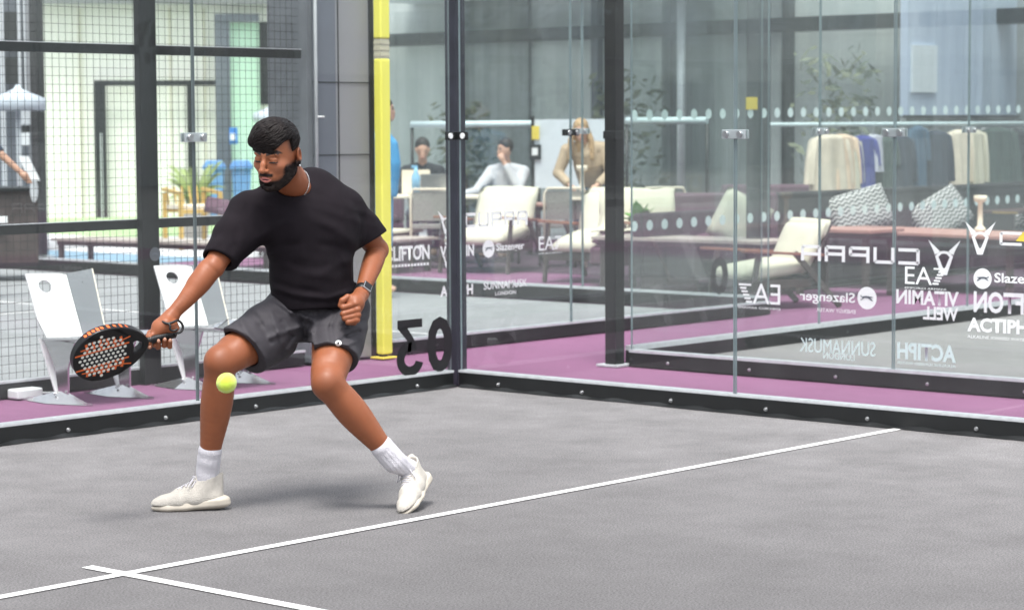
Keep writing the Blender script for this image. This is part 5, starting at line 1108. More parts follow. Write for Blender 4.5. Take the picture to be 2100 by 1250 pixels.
# ---- head, in its own frame, then turned into the body frame
yaw_h, pit_h, rol_h = math.radians(-25), math.radians(19), math.radians(6)
HR = (Matrix.Rotation(yaw_h, 3, 'Z') @ Matrix.Rotation(pit_h, 3, 'X') @ Matrix.Rotation(rol_h, 3, 'Y')); HC = J(569, 317, 8.55); HRn = np.array(HR)
neckB = J(612, 398, 8.76); nl = HRn.T @ (neckB-HC)
def head():
    f = Field((-.14, -.14, -.27), (.14, .20, .14), .0024)
    f.ell((0, .010, .035), (.073, .086, .085), .01); f.ell((0, -.02, -.02), (.0635, .078, .088), .03)
    f.ell((0, -.028, -.075), (.052, .062, .040), .025); f.ell((0, -.078, -.102), (.020, .017, .016), .02)
    for s_ in (-1, 1):
        f.ell((s_*.043, -.058, -.022), (.021, .022, .018), .022); f.cap((s_*.050, .0, -.062), (s_*.026, -.062, -.098), .016, .015, .02)
        f.cap((s_*.012, -.092, .026), (s_*.043, -.081, .026), .0085, .006, .018)
        f.ell((s_*.031, -.104, .004), (.0165, .016, .0115), .012, 'sub'); f.ell((s_*.031, -.0815, .004), (.0135, .0125, .0125), .003)
        f.cap((s_*.020, -.0905, .0105), (s_*.043, -.086, .0095), .0042, .0036, .004); f.cap((s_*.021, -.091, -.006), (s_*.042, -.087, -.006), .003, .003, .006)
        f.ell((s_*.0125, -.107, -.031), (.0075, .0085, .0065), .006)
        f.ell((s_*.0075, -.113, -.040), (.0035, .004, .0035), .003, 'sub')
        er = np.array(Matrix.Rotation(s_*.38, 3, 'Z')); f.ell((s_*.080, .018, -.002), (.009, .020, .031), .006, 'add', er); f.ell((s_*.088, .012, .004), (.006, .011, .018), .004, 'sub', er); f.ell((s_*.079, .006, -.028), (.007, .009, .010), .006)
    f.chain([(0, -.093, .016), (0, -.108, -.008), (0, -.120, -.028)], [.0075, .0085, .0105], .010)
    f.ell((0, -.088, -.060), (.026, .016, .020), .016)
    f.chain([(-.021, -.092, -.0605), (-.007, -.0990, -.0585), (0, -.0993, -.0590), (.007, -.0990, -.0585), (.021, -.092, -.0605)], [.0024, .0038, .0034, .0038, .0024], .005)
    f.chain([(-.019, -.092, -.0680), (0, -.0990, -.0715), (.019, -.092, -.0680)], [.003, .0048, .003], .005)
    f.chain([(-.019, -.095, -.0640), (0, -.1035, -.0650), (.019, -.095, -.0640)], [.0010, .0024, .0010], .002, op='sub')
    f.ell((0, -.089, -.087), (.02, .01, .006), .008, 'sub')
    # neck
    nv = nl/np.linalg.norm(nl); f.chain([(0, .022, -.035), lerp(np.array((0, .022, -.035)), nl, .55), nl], [.058, .055, .060], .022)
    for s_ in (-1, 1): f.cap((s_*.052, .02, -.05), nl+np.array((s_*.012, -.045, 0)), .013, .013, .018)
    return f.mesh('head')
hv, hq = head(); nv_head = len(hv)
parts.append((hv @ HRn.T+HC, hq))
def smooth(x, a, b): t = np.clip((x-a)/(b-a), 0, 1); return t*t*(3-2*t)
def tones(v):
    n = len(v); c = np.tile(SK, (n, 1)); q = (v-HC) @ HRn; x, y, z = q.T; ax = np.abs(x)
    inh = (np.linalg.norm(q-np.array((0, 0, -.02)), axis=1) < .2)
    jit = np.array([noise.noise(Vector(p)*170) for p in q[inh]]) if inh.any() else 0; j = np.zeros(n); j[inh] = jit
    face = y < .03
    lipz = (z+.0665)/(.0112-.003*smooth(ax, .006, .02)); lip = (ax/.0225)**2+lipz**2 < 1; lip &= (y < -.086) & inh
    # beard: jaw band rising along the cheek towards the ear, moustache
    line = -.060+.050*smooth(ax, .044, .072)+j*.004
    beard = smooth(line-z, -.004, .014)*smooth(z, -.155, -.125)*(y < .018+j*.006)*(ax < .09)*smooth(.030-y, 0, .02)
    neckfade = smooth(-.100-z, 0, .02)*smooth(y, -.06, -.01); beard = beard*(1-neckfade)
    must = smooth(.030-ax, -.003, .006)*smooth(.0075-np.abs(z+.0485+.10*ax*ax/.03), -.002, .004)*(y < -.085); chin = smooth(-z-.078, -.002, .006)*(y < -.03)
    dark = np.clip(np.maximum(beard, must), 0, 1)*(~lip)*inh
    cheekline = smooth(.05-ax, 0, .02)*smooth(z+.078, .0, .01)*(z > -.078); dark = dark*(1-.75*cheekline*(1-must))
    arc = z-(.0285+.006*smooth(ax, .012, .036)-.010*smooth(ax, .040, .058)); brow = smooth(ax, .008, .013)*smooth(.058-ax, 0, .008)*smooth((.0052-.0022*smooth(ax, .03, .057)+j*.0005)-np.abs(arc), -.0012, .0016)*(y < -.04)*inh
    lash = ((ax-.031)/.0155)**2+((z+.0035-.0000)/.0030)**2 < 1; lash &= (y < -.07) & inh
    fade = smooth(z, .008, .045)*smooth(ax+.9*np.maximum(y-.02, 0), .055, .07)*inh*smooth(y, -.045, -.015)
    cr = lambda a, k_: c*(1-k_[:, None])+np.array(a)*k_[:, None]
    red = np.exp(-((ax-.045)/.02)**2-((z+.02)/.02)**2)*.35*inh; c = cr((.32, .115, .065), red)
    c = cr((.010, .007, .006), dark*.97); c = cr((.03, .022, .02), fade*.9)
    c = cr((.016, .010, .008), brow*.98); c[lip] = (.46, .15, .12); c[lash] = (.02, .012, .01)
    slit = inh & (((ax/.017)**2+((z+.0655)/.0022)**2) < 1) & (y < -.085); c[slit] = (.06, .015, .015)
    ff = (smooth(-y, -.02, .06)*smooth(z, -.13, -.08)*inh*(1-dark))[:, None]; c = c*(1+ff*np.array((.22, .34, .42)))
    # knees and knuckles a touch darker
    for kp in (kneR, kneL):
        d_ = np.linalg.norm(v-kp-np.array((0, -.06, 0)), axis=1); c *= 1-(.16*np.exp(-(d_/.05)**2))[:, None]
    return np.concatenate([c, np.ones((n, 1))], 1)
body = attach(np_mesh('body', parts, M['skin'], PL, tones, 1))
# ---- hair
def hair():
    f = Field((-.13, -.16, -.03), (.13, .15, .18), .003)
    f.ell((0, .006, .052), (.0785, .084, .080), .01); f.ell((-.002, -.030, .090), (.070, .056, .046), .025); f.ell((-.006, -.074, .066), (.058, .026, .038), .022); f.ell((-.052, -.048, .064), (.024, .032, .028), .02)
    f.plane((.0, .03, .030), (.0, .25, -1), .004, ((-.13, -.02, -.03), (.13, .15, .18))); f.plane((.016, -.09, .030), (-.26, -.2, -1), .006, ((-.13, -.16, -.03), (.13, -.02, .18))); f.plane((.030, -.09, .034), (.95, .1, -1), .006, ((-.13, -.16, -.03), (.13, -.02, .18)))
    return f.mesh('hair')
v, q = hair()
hb = attach(np_mesh('hair', [(v @ HRn.T+HC, q)], M['phair'], PL, None, 3))
from mathutils.bvhtree import BVHTree
def locks():
    rng_ = random.Random(11); k_ = MB(); me = hb.data; bv = BVHTree.FromPolygons([v_.co for v_ in me.vertices], [tuple(p_.vertices) for p_ in me.polygons]); HRi = HR.inverted(); hc = Vector(HC)
    faces = me.polygons; nf = len(faces)
    for i in range(150):                                              # loose fringe ends over the forehead
        x = rng_.uniform(-.058, .030); z0 = .040-.10*max(0, x)*0; dx = rng_.uniform(-.002, .016); L_ = rng_.uniform(.008, .026)*(1.1-abs(x-.005)*7); a_ = Vector((x, -.094+.9*x*x*8, z0+.010)); b_ = a_+Vector((dx*.5, -.004, -L_*.5-.006)); c_ = a_+Vector((dx, .0005, -L_-.008))
        k_.tube([Vector(HR @ q+hc) for q in (a_, a_.lerp(b_, .5), b_, c_)], [.0018, .0022, .0016, .0003], 4)
    for i in range(2600):
        p_ = faces[rng_.randrange(nf)]; c_ = p_.center.copy(); l_ = HRi @ (c_-hc); nl_ = HRi @ p_.normal
        if l_.z < .020 or nl_.z < -.45: continue
        side = abs(l_.x) > .058 and l_.y > -.045 and l_.z < .075 or l_.y > .075
        if side: d_ = Vector((-.1*l_.x/.08, -.35, -1)); L_ = rng_.uniform(.016, .028); r_ = rng_.uniform(.0012, .0020); off = .0010
        else:
            w_ = math.sin(l_.x*34+l_.y*20)*.35; d_ = Vector((-.62+w_+rng_.uniform(-.22, .22), -.85, -.3+rng_.uniform(-.2, .2))); L_ = rng_.uniform(.030, .052); r_ = rng_.uniform(.0015, .0027); off = rng_.uniform(.001, .0042)
        d_ = HR @ d_; pts = []; n = 6; p = c_; nn = p_.normal.copy()
        for j in range(n):
            pts.append(p+nn*(off*math.sin(math.pi*min(1, .15+.85*j/(n-1)))))
            t_ = (d_-nn*d_.dot(nn)).normalized(); q_ = p+t_*L_/(n-1); h = bv.find_nearest(q_)
            lq = HRi @ (h[0]-hc)
            if lq.z < .040 and l_.y < -.03 and not side and (q_-h[0]).length > .0015: p = q_+(HR @ Vector((0, .0, -.0005))); continue
            p, nn = h[0], (nn*.5+h[1]*.5).normalized()
        k_.tube(pts, [r_*w2 for w2 in (.5, .9, 1, .9, .6, .1)], 4)
    return k_
o = attach(locks().build('hair_locks', M['phair'], hb)); o.matrix_local = Matrix.Identity(4)
def ontoh(p): return Vector(HRn @ np.array(p)+HC)
for s_ in (-1, 1):                                                    # thin visible slit of each lowered eye
    e = MB().ellip(ontoh((s_*.031, -.0915, -.0010)), (.0090, .0034, .0022), None, HR, 8, 12).build('eye', M['eyedark'] if 'eyedark' in M else M['vinyl_black'], PL); attach(e)
k_ = MB(); k_.ellip(ontoh((.088, .004, -.036)), (.0042, .0042, .0042)); attach(k_.build('earring', M['steel'], PL))
k_ = MB(); cN = HRn @ (nl*.80+np.array((0, .004, 0)))+HC; axn = HRn @ (nl/np.linalg.norm(nl)); e1 = np.cross(axn, (0, 1, 0)); e1 /= np.linalg.norm(e1); e2 = np.cross(axn, e1)
for i in range(64):
    a_ = 6.2832*i/64; tilt = .020*math.sin(a_+2.2); k_.ellip(Vector(cN+(e1*math.cos(a_)+e2*math.sin(a_))*.0615-axn*(.006+tilt)), (.0026, .0026, .0026), None, None, 5, 6)
attach(k_.build('necklace', M['steel'], PL))
def beard():
    rng_ = random.Random(4); k_ = MB(); me = body.data; col = me.color_attributes['tone'].data; hc = Vector(HC); HRi = HR.inverted(); lo = []
    for p_ in me.polygons:
        if (p_.center-hc).length < .19:
            l_ = HRi @ (p_.center-hc)
            if ((abs(l_.x)/.024)**2+((l_.z+.066)/.014)**2 < 1): continue
            if l_.z < -.035+.03*(abs(l_.x) > .05) and l_.y < .02 and col[p_.vertices[0]].color[0] < .06 and l_.z > -.15: lo.append(p_)
    for i in range(2000):
        p_ = lo[rng_.randrange(len(lo))]; l_ = HRi @ (p_.center-hc); d_ = HR @ Vector((l_.x*2+rng_.uniform(-.3, .3), -.35+rng_.uniform(-.3, .3), -1)); nn = p_.normal; t_ = (d_-nn*d_.dot(nn)).normalized(); L_ = rng_.uniform(.004, .009)
        a_ = p_.center-nn*.0004; k_.tube([a_, a_+t_*L_*.5+nn*.0012, a_+t_*L_+nn*.0010], [.0007, .0006, .0002], 3, None, False)
    return k_
attach(beard().build('beard', M['phair'], PL))
# ---- t-shirt
def tee():
    f = Field(J(400, 660, 8.45)-np.array((.02, .0, .0)), J(815, 320, 9.25)+np.array((.0, .0, .02)), .0046)
    chest, belly, hem = J(622, 440, 8.76), J(640, 545, 8.83), J(648, 606, 8.87)
    fl = (0, 1, 0)
    f.cap(J(598, 446, 8.76), J(662, 440, 8.84), .128, .130, .04, flat=fl, ff=.9); f.cap(J(608, 470, 8.76), J(662, 470, 8.82), .125, .130, .05, flat=fl, ff=.9)
    f.cap(J(628, 520, 8.80), J(655, 520, 8.84), .135, .135, .05, flat=fl, ff=.9); f.cap(J(632, 575, 8.82), J(652, 575, 8.87), .145, .140, .04, flat=fl, ff=.95); f.cap(J(636, 622, 8.84), J(662, 622, 8.88), .140, .140, .03, flat=fl, ff=.98)
    f.cap(J(590, 412, 8.76), J(632, 392, 8.84), .078, .084, .05); f.cap(J(650, 396, 8.86), shL+np.array((-.03, 0, .0)), .080, .070, .05); f.cap(J(575, 416, 8.76), shR+np.array((.02, 0, 0)), .080, .078, .05)
    # sleeves, wide and hanging
    hR = lerp(shR, elR, .84); hL = lerp(shL, elL, .78)
    f.chain([shR, lerp(shR, elR, .45), hR+np.array((.002, 0, -.004)), lerp(shR, elR, 1.15)], [.074, .068, .058, .056], .03); f.cap(lerp(shR, elR, .2)+np.array((.04, 0, -.03)), lerp(shR, elR, .72)+np.array((.012, .0, -.008)), .060, .050, .04)
    f.chain([shL, lerp(shL, elL, .5)+np.array((.0, 0, -.0)), hL, lerp(shL, elL, 1.2)], [.066, .066, .066, .066], .03); f.cap(lerp(shL, elL, .4)+np.array((-.03, -.03, -.04)), hL+np.array((-.02, -.03, -.02)), .055, .050, .04)
    # creases: gaussian ridges along picture-plane polylines on the near side
    def creases(X, Y, Z):
        out = 0
        for pts, amp, wd in CR:
            P = [J(a, b, 8.7) for a, b in pts]
            for A, B in zip(P, P[1:]):
                ax_, az_ = B[0]-A[0], B[2]-A[2]; L_ = ax_*ax_+az_*az_; t_ = np.clip(((X-A[0])*ax_+(Z-A[2])*az_)/L_, 0, 1)
                d2 = (X-A[0]-ax_*t_)**2+(Z-A[2]-az_*t_)**2; e_ = np.sin(np.pi*np.clip(t_*.8+.1, 0, 1)); out = out-.62*amp*e_*np.exp(-d2/(1.35*wd)**2)*(Y < 8.86-8.8)
        return out
    CR = [([(528, 495), (560, 470), (600, 455)], .010, .013), ([(535, 510), (575, 505), (620, 500)], -.007, .012), ([(540, 520), (585, 530), (640, 525)], .007, .013), ([(726, 500), (690, 470), (655, 455)], .009, .013), ([(728, 520), (690, 505), (650, 500)], -.008, .012), ([(724, 530), (700, 540), (660, 560)], .007, .012),
          ([(560, 575), (600, 590), (660, 600)], -.009, .009), ([(556, 588), (600, 604), (670, 612), (720, 596)], .011, .008), ([(565, 600), (620, 618), (690, 618)], -.006, .006), ([(700, 380), (712, 430), (722, 480)], -.006, .010), ([(516, 400), (505, 450), (520, 490)], -.006, .011), ([(575, 540), (620, 560), (690, 570)], .006, .012),
          ([(470, 440), (465, 480), (445, 520)], .006, .011), ([(500, 460), (490, 500), (470, 540)], -.006, .011), ([(745, 430), (760, 465), (765, 490)], -.006, .010), ([(735, 440), (738, 480), (740, 500)], .006, .010), ([(600, 440), (610, 500), (640, 560)], .004, .02), ([(690, 470), (700, 520), (715, 570)], .006, .012)]
    f.func(creases)
    f.func(lambda X, Y, Z: .0011*np.sin(26*X+17*Z+9*np.sin(14*Z+3*X))*np.sin(19*Z-12*X+4*Y))
    # cuts
    dR = elR-shR; dL = elL-shL+np.array((.0, -.10, -.02))
    f.plane(hR+dR*.02, dR+np.array((.03, 0, -.02)), .003, BX(380, 480, 508, 620)); f.plane(hL, dL, .003, BX(722, 440, 840, 575))
    f.plane(J(652, 634, 8.75), (.06, -.05, -1), .004)
    f.cap(neckB+(HC-neckB)*.22, neckB+(HC-neckB)*1.2, .062, .070, .006, 'sub')               # neckline
    # hollow the cuffs and the hem
    f.chain([lerp(shR, elR, .55), lerp(shR, elR, 1.3)], [.046, .054], .006, op='sub'); f.chain([lerp(shL, elL, .5), lerp(shL, elL, 1.4)], [.050, .060], .006, op='sub')
    f.cap(J(640, 600, 8.86), J(652, 690, 8.88), .128, .128, .006, 'sub', flat=fl, ff=.95)
    return f.mesh('tee')
v, q = tee(); tee_o = attach(np_mesh('t_shirt', [(v, q)], M['tee'], PL, None, 2))
# collar ribbing
k_ = MB(); cc = neckB+(HC-neckB)*.20; e1 = np.cross(HC-neckB, (0, 1, 0)); e1 /= np.linalg.norm(e1); e2 = np.cross(HC-neckB, e1); e2 /= np.linalg.norm(e2)
# ---- shorts
def shorts():
    f = Field(J(440, 775, 8.40), J(765, 570, 9.15), .0042); fl = (0, 1, 0)
    f.cap(J(618, 622, 8.87), J(690, 618, 8.91), .118, .112, .04, flat=fl, ff=1.05); f.cap(J(610, 645, 8.86), J(695, 640, 8.90), .112, .105, .04)
    hmR, hmL = lerp(hipR, kneR, .75), lerp(hipL, kneL, .66)
    f.chain([hipR, lerp(hipR, kneR, .4), hmR, lerp(hipR, kneR, 1.0)], [.110, .104, .094, .092], .03); f.cap(lerp(hipR, kneR, .35)+np.array((.015, 0, -.03)), hmR+np.array((.026, .0, -.026)), .082, .078, .03)
    f.chain([hipL, lerp(hipL, kneL, .4), hmL, lerp(hipL, kneL, 1.0)], [.106, .098, .090, .088], .03); f.cap(lerp(hipL, kneL, .3)+np.array((.03, .03, 0)), hmL+np.array((.012, .03, 0)), .078, .070, .03)
    def cr(X, Y, Z):
        out = 0
        for pts, amp, wd in [([(560, 610), (600, 640), (640, 655)], .009, .010), ([(600, 625), (620, 660), (625, 690)], -.011, .010), ([(640, 640), (615, 670), (560, 690)], .008, .011), ([(650, 640), (640, 680), (650, 715)], .007, .011), ([(690, 640), (680, 670), (690, 710)], -.006, .010), ([(740, 650), (715, 668), (700, 672)], .008, .008),
                            ([(735, 680), (712, 690), (700, 700)], -.008, .008), ([(728, 700), (705, 712), (690, 712)], .006, .007), ([(520, 640), (540, 665), (560, 700)], -.006, .012), ([(500, 655), (530, 700), (548, 730)], .006, .010), ([(560, 640), (575, 680), (590, 715)], .006, .010), ([(570, 600), (640, 622), (720, 618)], .008, .008), ([(580, 660), (600, 690), (580, 725)], -.006, .009)]:
            P = [J(a, b, 8.75) for a, b in pts]
            for A, B in zip(P, P[1:]):
                ax_, az_ = B[0]-A[0], B[2]-A[2]; L_ = ax_*ax_+az_*az_; t_ = np.clip(((X-A[0])*ax_+(Z-A[2])*az_)/L_, 0, 1); d2 = (X-A[0]-ax_*t_)**2+(Z-A[2]-az_*t_)**2; out = out-amp*np.exp(-d2/wd**2)
        return out
    f.func(cr); f.func(lambda X, Y, Z: .002*np.sin(34*X+21*Z+6*np.sin(17*Z))*np.sin(27*Z-14*X+5*Y))
    mid = J(632, 700, 8.8)
    f.plane(hmR, (kneR-hipR)+np.array((-.02, 0, -.14)), .003, BX(400, 560, 627, 820)); f.plane(hmL+np.array((0, 0, -.004)), (kneL-hipL)+np.array((.0, .0, -.14)), .003, BX(627, 640, 800, 820))
    f.chain([lerp(hipR, kneR, .55), lerp(hipR, kneR, 1.15)], [.078, .082], .006, op='sub'); f.chain([lerp(hipL, kneL, .5), lerp(hipL, kneL, 1.1)], [.074, .076], .006, op='sub')
    f.plane(J(632, 702, 8.8), (0, 0, -1), .003, BX(606, 690, 646, 820))
    f.plane(J(650, 592, 8.9), (0, 0, 1), .004)
    return f.mesh('shorts')
v, q = shorts(); sh_o = attach(np_mesh('shorts', [(v, q)], M['shorts'], PL, None, 2))
# ---- socks and shoes, in foot frames (x toe, y his left, z up)
def footframe(heel, toe, upv):
    x = np.array(toe)-np.array(heel); x /= np.linalg.norm(x); u = np.array(upv, float); u -= x*(x@u); u /= np.linalg.norm(u); y = np.cross(u, x); return np.stack([x, y, u], 1), np.array(heel)
def w2b(p): return np.array(MFi @ Vector(p))
zb = np.array(MFi.to_3x3() @ Vector((0, 0, 1)))
hA, tA = w2b(onz(455, 1043)), w2b(onz(318, 1047)); RA, oA = footframe(hA, tA, zb); oA = oA+RA[:, 0]*.004
tB = w2b(onz(838, 1049)); hB = J(872, 996, 8.86); RB, oB = footframe(hB, tB, J(796, 990, 8.60)-J(855, 1015, 8.78))
def shoe(R_, o_, ankle, L_, flex, label):
    al = R_.T @ (ankle-o_)                                           # ankle in the foot frame
    s = L_/.285
    f = Field((-.06, -.09, -.03), (.32, .09, .19), .0032)
    T = lambda x, y, z: (x*s, y*s, z*s)
    f.chain([T(.035, 0, .048), T(.10, .004, .048), T(.17, .004, .040), T(.225, .0, .030), T(.252, -.002, .026)], [.036, .038, .038, .033, .026], .02, flat=(0, 0, 1), ff=.85)
    f.cap(T(.045, 0, .07), (.050*s, 0, .125), .036, .042, .022); f.cap(T(.075, 0, .085), T(.16, .002, .060), .038, .028, .022)
    f.cap(T(.016, 0, .06), T(.000, 0, .145), .024, .012, .02)
    f.cap((.052*s, 0, .125), (.052*s, 0, .23), .035, .039, .006, 'sub'); f.plane((.05, 0, .122), (.30, 0, 1), .006); f.cap(T(.108, 0, .088), T(.088, 0, .142), .019, .015, .008, flat=(1, 0, 0), ff=.5)
    f.plane((0, 0, .022), (0, 0, -1), .002)
    f.func(lambda X, Y, Z: .0012*np.sin(X*150+Y*40)*np.exp(-((X-.16)/.05)**2)); u = f.mesh('u')
    g = Field((-.06, -.09, -.03), (.32, .09, .09), .0034)
    g.chain([T(.015, 0, .034), T(.075, -.002, .028), T(.15, .0, .020), T(.21, -.002, .018), T(.248, -.006, .018)], [.046, .041, .044, .042, .030], .012, flat=(0, 0, 1), ff=.62)
    g.cap(T(-.008, 0, .030), T(.03, 0, .030), .030, .036, .012, flat=(0, 0, 1), ff=.75); g.plane((0, 0, .0), (0, 0, -1), .003); g.plane(T(.02, 0, .060), (.16, 0, 1), .004); g.plane(T(.0, 0, -.002), (-.5, 0, -1), .004) ; g.plane(T(.268, 0, .002), (.35, 0, -1), .004)
    g.func(lambda X, Y, Z: .0012*np.sin(Z*260+X*12)); w_ = g.mesh('s')
    def bend(v):
        if flex:
            x0 = .185*s; m_ = v[:, 0] > x0; a_ = flex; d_ = v[m_]; r_ = d_[:, 0]-x0; v = v.copy(); k1 = np.minimum(r_/.05, 1)*a_; v[m_, 0] = x0+r_*np.cos(k1)-d_[:, 2]*np.sin(k1)*.6; v[m_, 2] = d_[:, 2]*np.cos(k1)+r_*np.sin(k1)*.85
        return v @ R_.T+o_
    root = attach(np_mesh('shoe', [(bend(u[0]), u[1])], M['knit'], PL, None, 2)); sl = np_mesh('sole', [(bend(w_[0]), w_[1])], M['sole'], root, None, 2)
    k_ = MB()                                                         # laces: three crossings and a bow
    for i, x in enumerate((.098, .118, .138, .156)):
        z_ = (.128-.50*(x-.09))*s+.002; pts = [bend(np.array([[x*s, y_*s, z_-abs(y_)*.35+(.002 if j_ % 2 else 0)]]))[0] for j_, y_ in enumerate((-.024, -.012, 0, .012, .024))]; k_.tube([Vector(p) for p in pts], .0024, 6)
        pts = [bend(np.array([[(x+t_*.016)*s, (-.02+.04*t_)*s, z_-.002-abs(-.02+.04*t_)*.3]]))[0] for t_ in (0, .33, .66, 1)]; k_.tube([Vector(p) for p in pts], .0022, 6)
    for sg in (-1, 1): k_.tube([Vector(bend(np.array([p_]))[0]) for p_ in ((.09*s, 0, .130*s), (.108*s, sg*.022, .134*s), (.130*s, sg*.038, .100*s), (.114*s, sg*.032, .100*s), (.094*s, sg*.006, .128*s))], .0022, 6)
    k_.build('laces', M['sock'], root)
    return root, al
shoe(RA, oA, ankR, .264, 0, ''); shoe(RB, oB, ankL, .255, 0, '')
def sock(kn, an, R_, o_, top):
    a_ = lerp(kn, an, top); inn = R_ @ np.array((.052, 0, .10))+o_; pts = np.array([a_, an, inn]); f = Field(pts.min(0)-.06, pts.max(0)+.06, .003); ax_ = (an-a_)/np.linalg.norm(an-a_)
    f.chain([a_-ax_*.02, lerp(a_, an, .5), an, inn], [.0425, .0395, .0390, .0370], .02); f.plane(a_, -ax_, .004)
    f.func(lambda X, Y, Z: .0007*np.sin(420*(X*ax_[2]-Z*ax_[0]))); f.cap(a_+ax_*.008, a_+ax_*.010, .0445, .044, .003)
    f.func(lambda X, Y, Z: .0012*np.sin(90*Z+30*X)*np.exp(-(((Z-an[2])**2+(X-an[0])**2)/.05**2)))
    return attach(np_mesh('sock', [f.mesh('s')], M['sock'], PL, None, 2))
sock(kneR, ankR, RA, oA, .80); sB = sock(kneL, ankL, RB, oB, .80)
# tick mark on the sock
P = [J(x, y, 8.735) for x, y in ((776, 934), (779, 936), (787, 931), (793, 923), (786, 929), (779, 933))]; k_ = MB()
k_.prism([Vector(p)-Vector((0, .048, 0)) for p in P], (0, .03, 0)); k_.build('tick_mark', M['vinyl_black'], sB)
# round emblem on the shorts
k_ = MB(); 
def surf(px_, py_, o_):
    """nearest surface point of a body-frame mesh along the view ray"""
    from mathutils.bvhtree import BVHTree
    key = o_.name
    if key not in _bv: _bv[key] = BVHTree.FromPolygons([v_.co for v_ in o_.data.vertices], [tuple(p_.vertices) for p_ in o_.data.polygons])
    a_ = MFi @ CAM; d_ = (Vector(J(px_, py_, 8.8))-a_).normalized(); h = _bv[key].ray_cast(a_, d_); return h[0]
_bv = {}
def ring(cx, cy, r0_, r1_, a0, a1, o_, asp=1.0, rot=0):
    k_ = MB(); n = 20; A, B = [], []
    for i in range(n+1):
        a_ = a0+(a1-a0)*i/n; w_ = (r1_-r0_)*(.35+.65*math.sin(math.pi*i/n)) if a1-a0 < 6 else r1_-r0_
        for L_, r_ in ((A, r1_-w_), (B, r1_)):
            x, y = r_*math.cos(a_)*asp, r_*math.sin(a_); x, y = x*math.cos(rot)-y*math.sin(rot), x*math.sin(rot)+y*math.cos(rot); h = surf(cx+x, cy+y, o_) or Vector(J(cx+x, cy+y, 8.62)); L_.append(k_.bm.verts.new(h-Vector((0, .004, 0))))
    for i in range(n): k_.bm.faces.new((A[i], A[i+1], B[i+1], B[i]))
    return k_
ring(694, 703, 2.4, 6.2, -.3, 6.0, sh_o, 1.05, -.4).build('spiral_emblem', M['white'], sh_o)
# watch
k_ = MB(); ax_ = Vector(wrL-elL).normalized(); c_ = Vector(lerp(elL, wrL, .93)); e1 = ax_.orthogonal().normalized(); e2 = ax_.cross(e1); pts = []
for w_, r_ in ((-.014, .0290), (-.012, .0318), (.012, .0308), (.014, .0280)): pts.append([k_.bm.verts.new(c_+ax_*w_+(e1*math.cos(a)+e2*math.sin(a))*r_) for a in [6.2832*j/28 for j in range(28)]])
for A, B in zip(pts, pts[1:]):
    for j in range(28): k_.bm.faces.new((A[j], A[(j+1) % 28], B[(j+1) % 28], B[j])).smooth = True
wt = attach(k_.build('watch_band', M['vinyl_black'], PL))
nrm = Vector((.45, -.85, .15)); nrm = (nrm-ax_*nrm.dot(ax_)).normalized(); sdv = ax_.cross(nrm); M4 = Matrix(((sdv.x, ax_.x, nrm.x, c_.x), (sdv.y, ax_.y, nrm.y, c_.y), (sdv.z, ax_.z, nrm.z, c_.z), (0, 0, 0, 1)))
MB().box((-.018, -.019, .026), (.018, .019, .036), None, M4).build('watch_case', M['steel'], wt, .003); MB().box((-.0150, -.0158, .0365), (.0150, .0158, .0375), None, M4).build('watch_screen', M['vinyl_black'], wt)
k_ = MB()
for x_, y_, d_ in ((325, 698, -.0385), (338, 695, -.0380), (349, 697, -.0375), (306.5, 710, -.0455)):
    k_.ellip(Vector(J(x_, y_+.5, HD+d_+.0005)), (.0058, .0022, .0068))
attach(k_.build('finger_nails', M['nail'], PL))
# ---------------------------------------------------------------- racket
butt = Vector(J(360, 683, HD+.012)); tip = Vector(J(147, 740, 8.29)); ra = (tip-butt).normalized(); Lr = .455
rn = Vector((-.10, -.80, -.58)); rn = (rn-ra*rn.dot(ra)).normalized(); rs = ra.cross(rn).normalized()
if rs.z < 0: rs = -rs
M4 = Matrix(((ra.x, rs.x, rn.x, butt.x), (ra.y, rs.y, rn.y, butt.y), (ra.z, rs.z, rn.z, butt.z), (0, 0, 0, 1))) @ Matrix.Scale(.885, 4)
hp = MF @ butt; RK = thing('padel_racket', 'black and orange padel racket with white holes in the player right hand', 'racket', tuple(hp))
def rattach(o):
    o.matrix_local = Matrix.Translation(-hp) @ MF @ M4; return o
def outline(n=64, g=0):
    """head outline from the throat round the tip, in racket x (along) and y (across)"""
    P = []
    for i in range(n):
        a_ = -math.pi+2*math.pi*i/n; cx, rx, ry = .325, .132-g, .128-g
        x = math.cos(a_); y = math.sin(a_)
        if x < 0: X = cx+(.200-g)*x; Y = ry*y*(1-.30*(-x)**1.6) if 0 else ry*math.copysign(abs(y)**(1.25), y)
        else: X = cx+rx*x; Y = ry*y
        P.append((X, Y))
    return P
def plate(name, P, hole, z0, z1, m, bev=0):
    k_ = MB(); n = len(P)
    vo = [[k_.bm.verts.new((x, y, z)) for x, y in P] for z in (z0, z1)]; vi = [[k_.bm.verts.new((x, y, z)) for x, y in hole] for z in (z0, z1)]
    for s_ in (0, 1):
        fs = bmesh.ops.bridge_loops(k_.bm, edges=[k_.bm.edges.new((vo[s_][i], vo[s_][(i+1) % n])) for i in range(n)]+[k_.bm.edges.new((vi[s_][i], vi[s_][(i+1) % len(hole)])) for i in range(len(hole))])
    for L_ in (vo, vi):
        for i in range(len(L_[0])): k_.bm.faces.new((L_[0][i], L_[0][(i+1) % len(L_[0])], L_[1][(i+1) % len(L_[0])], L_[1][i]))
    return k_.build(name, m, RK, bev, 3)
hole = [(.150, .0), (.156, .016), (.178, .030), (.192, .026), (.188, .0), (.192, -.026), (.178, -.030), (.156, -.016)]
hole = [(x+.003, y*.95) for x, y in hole]
rattach(plate('racket_head', outline(), hole, -.019, .019, M['racketblack'] if 'racketblack' in M else M['black'], .006))
k_ = MB(); k_.chain if 0 else None
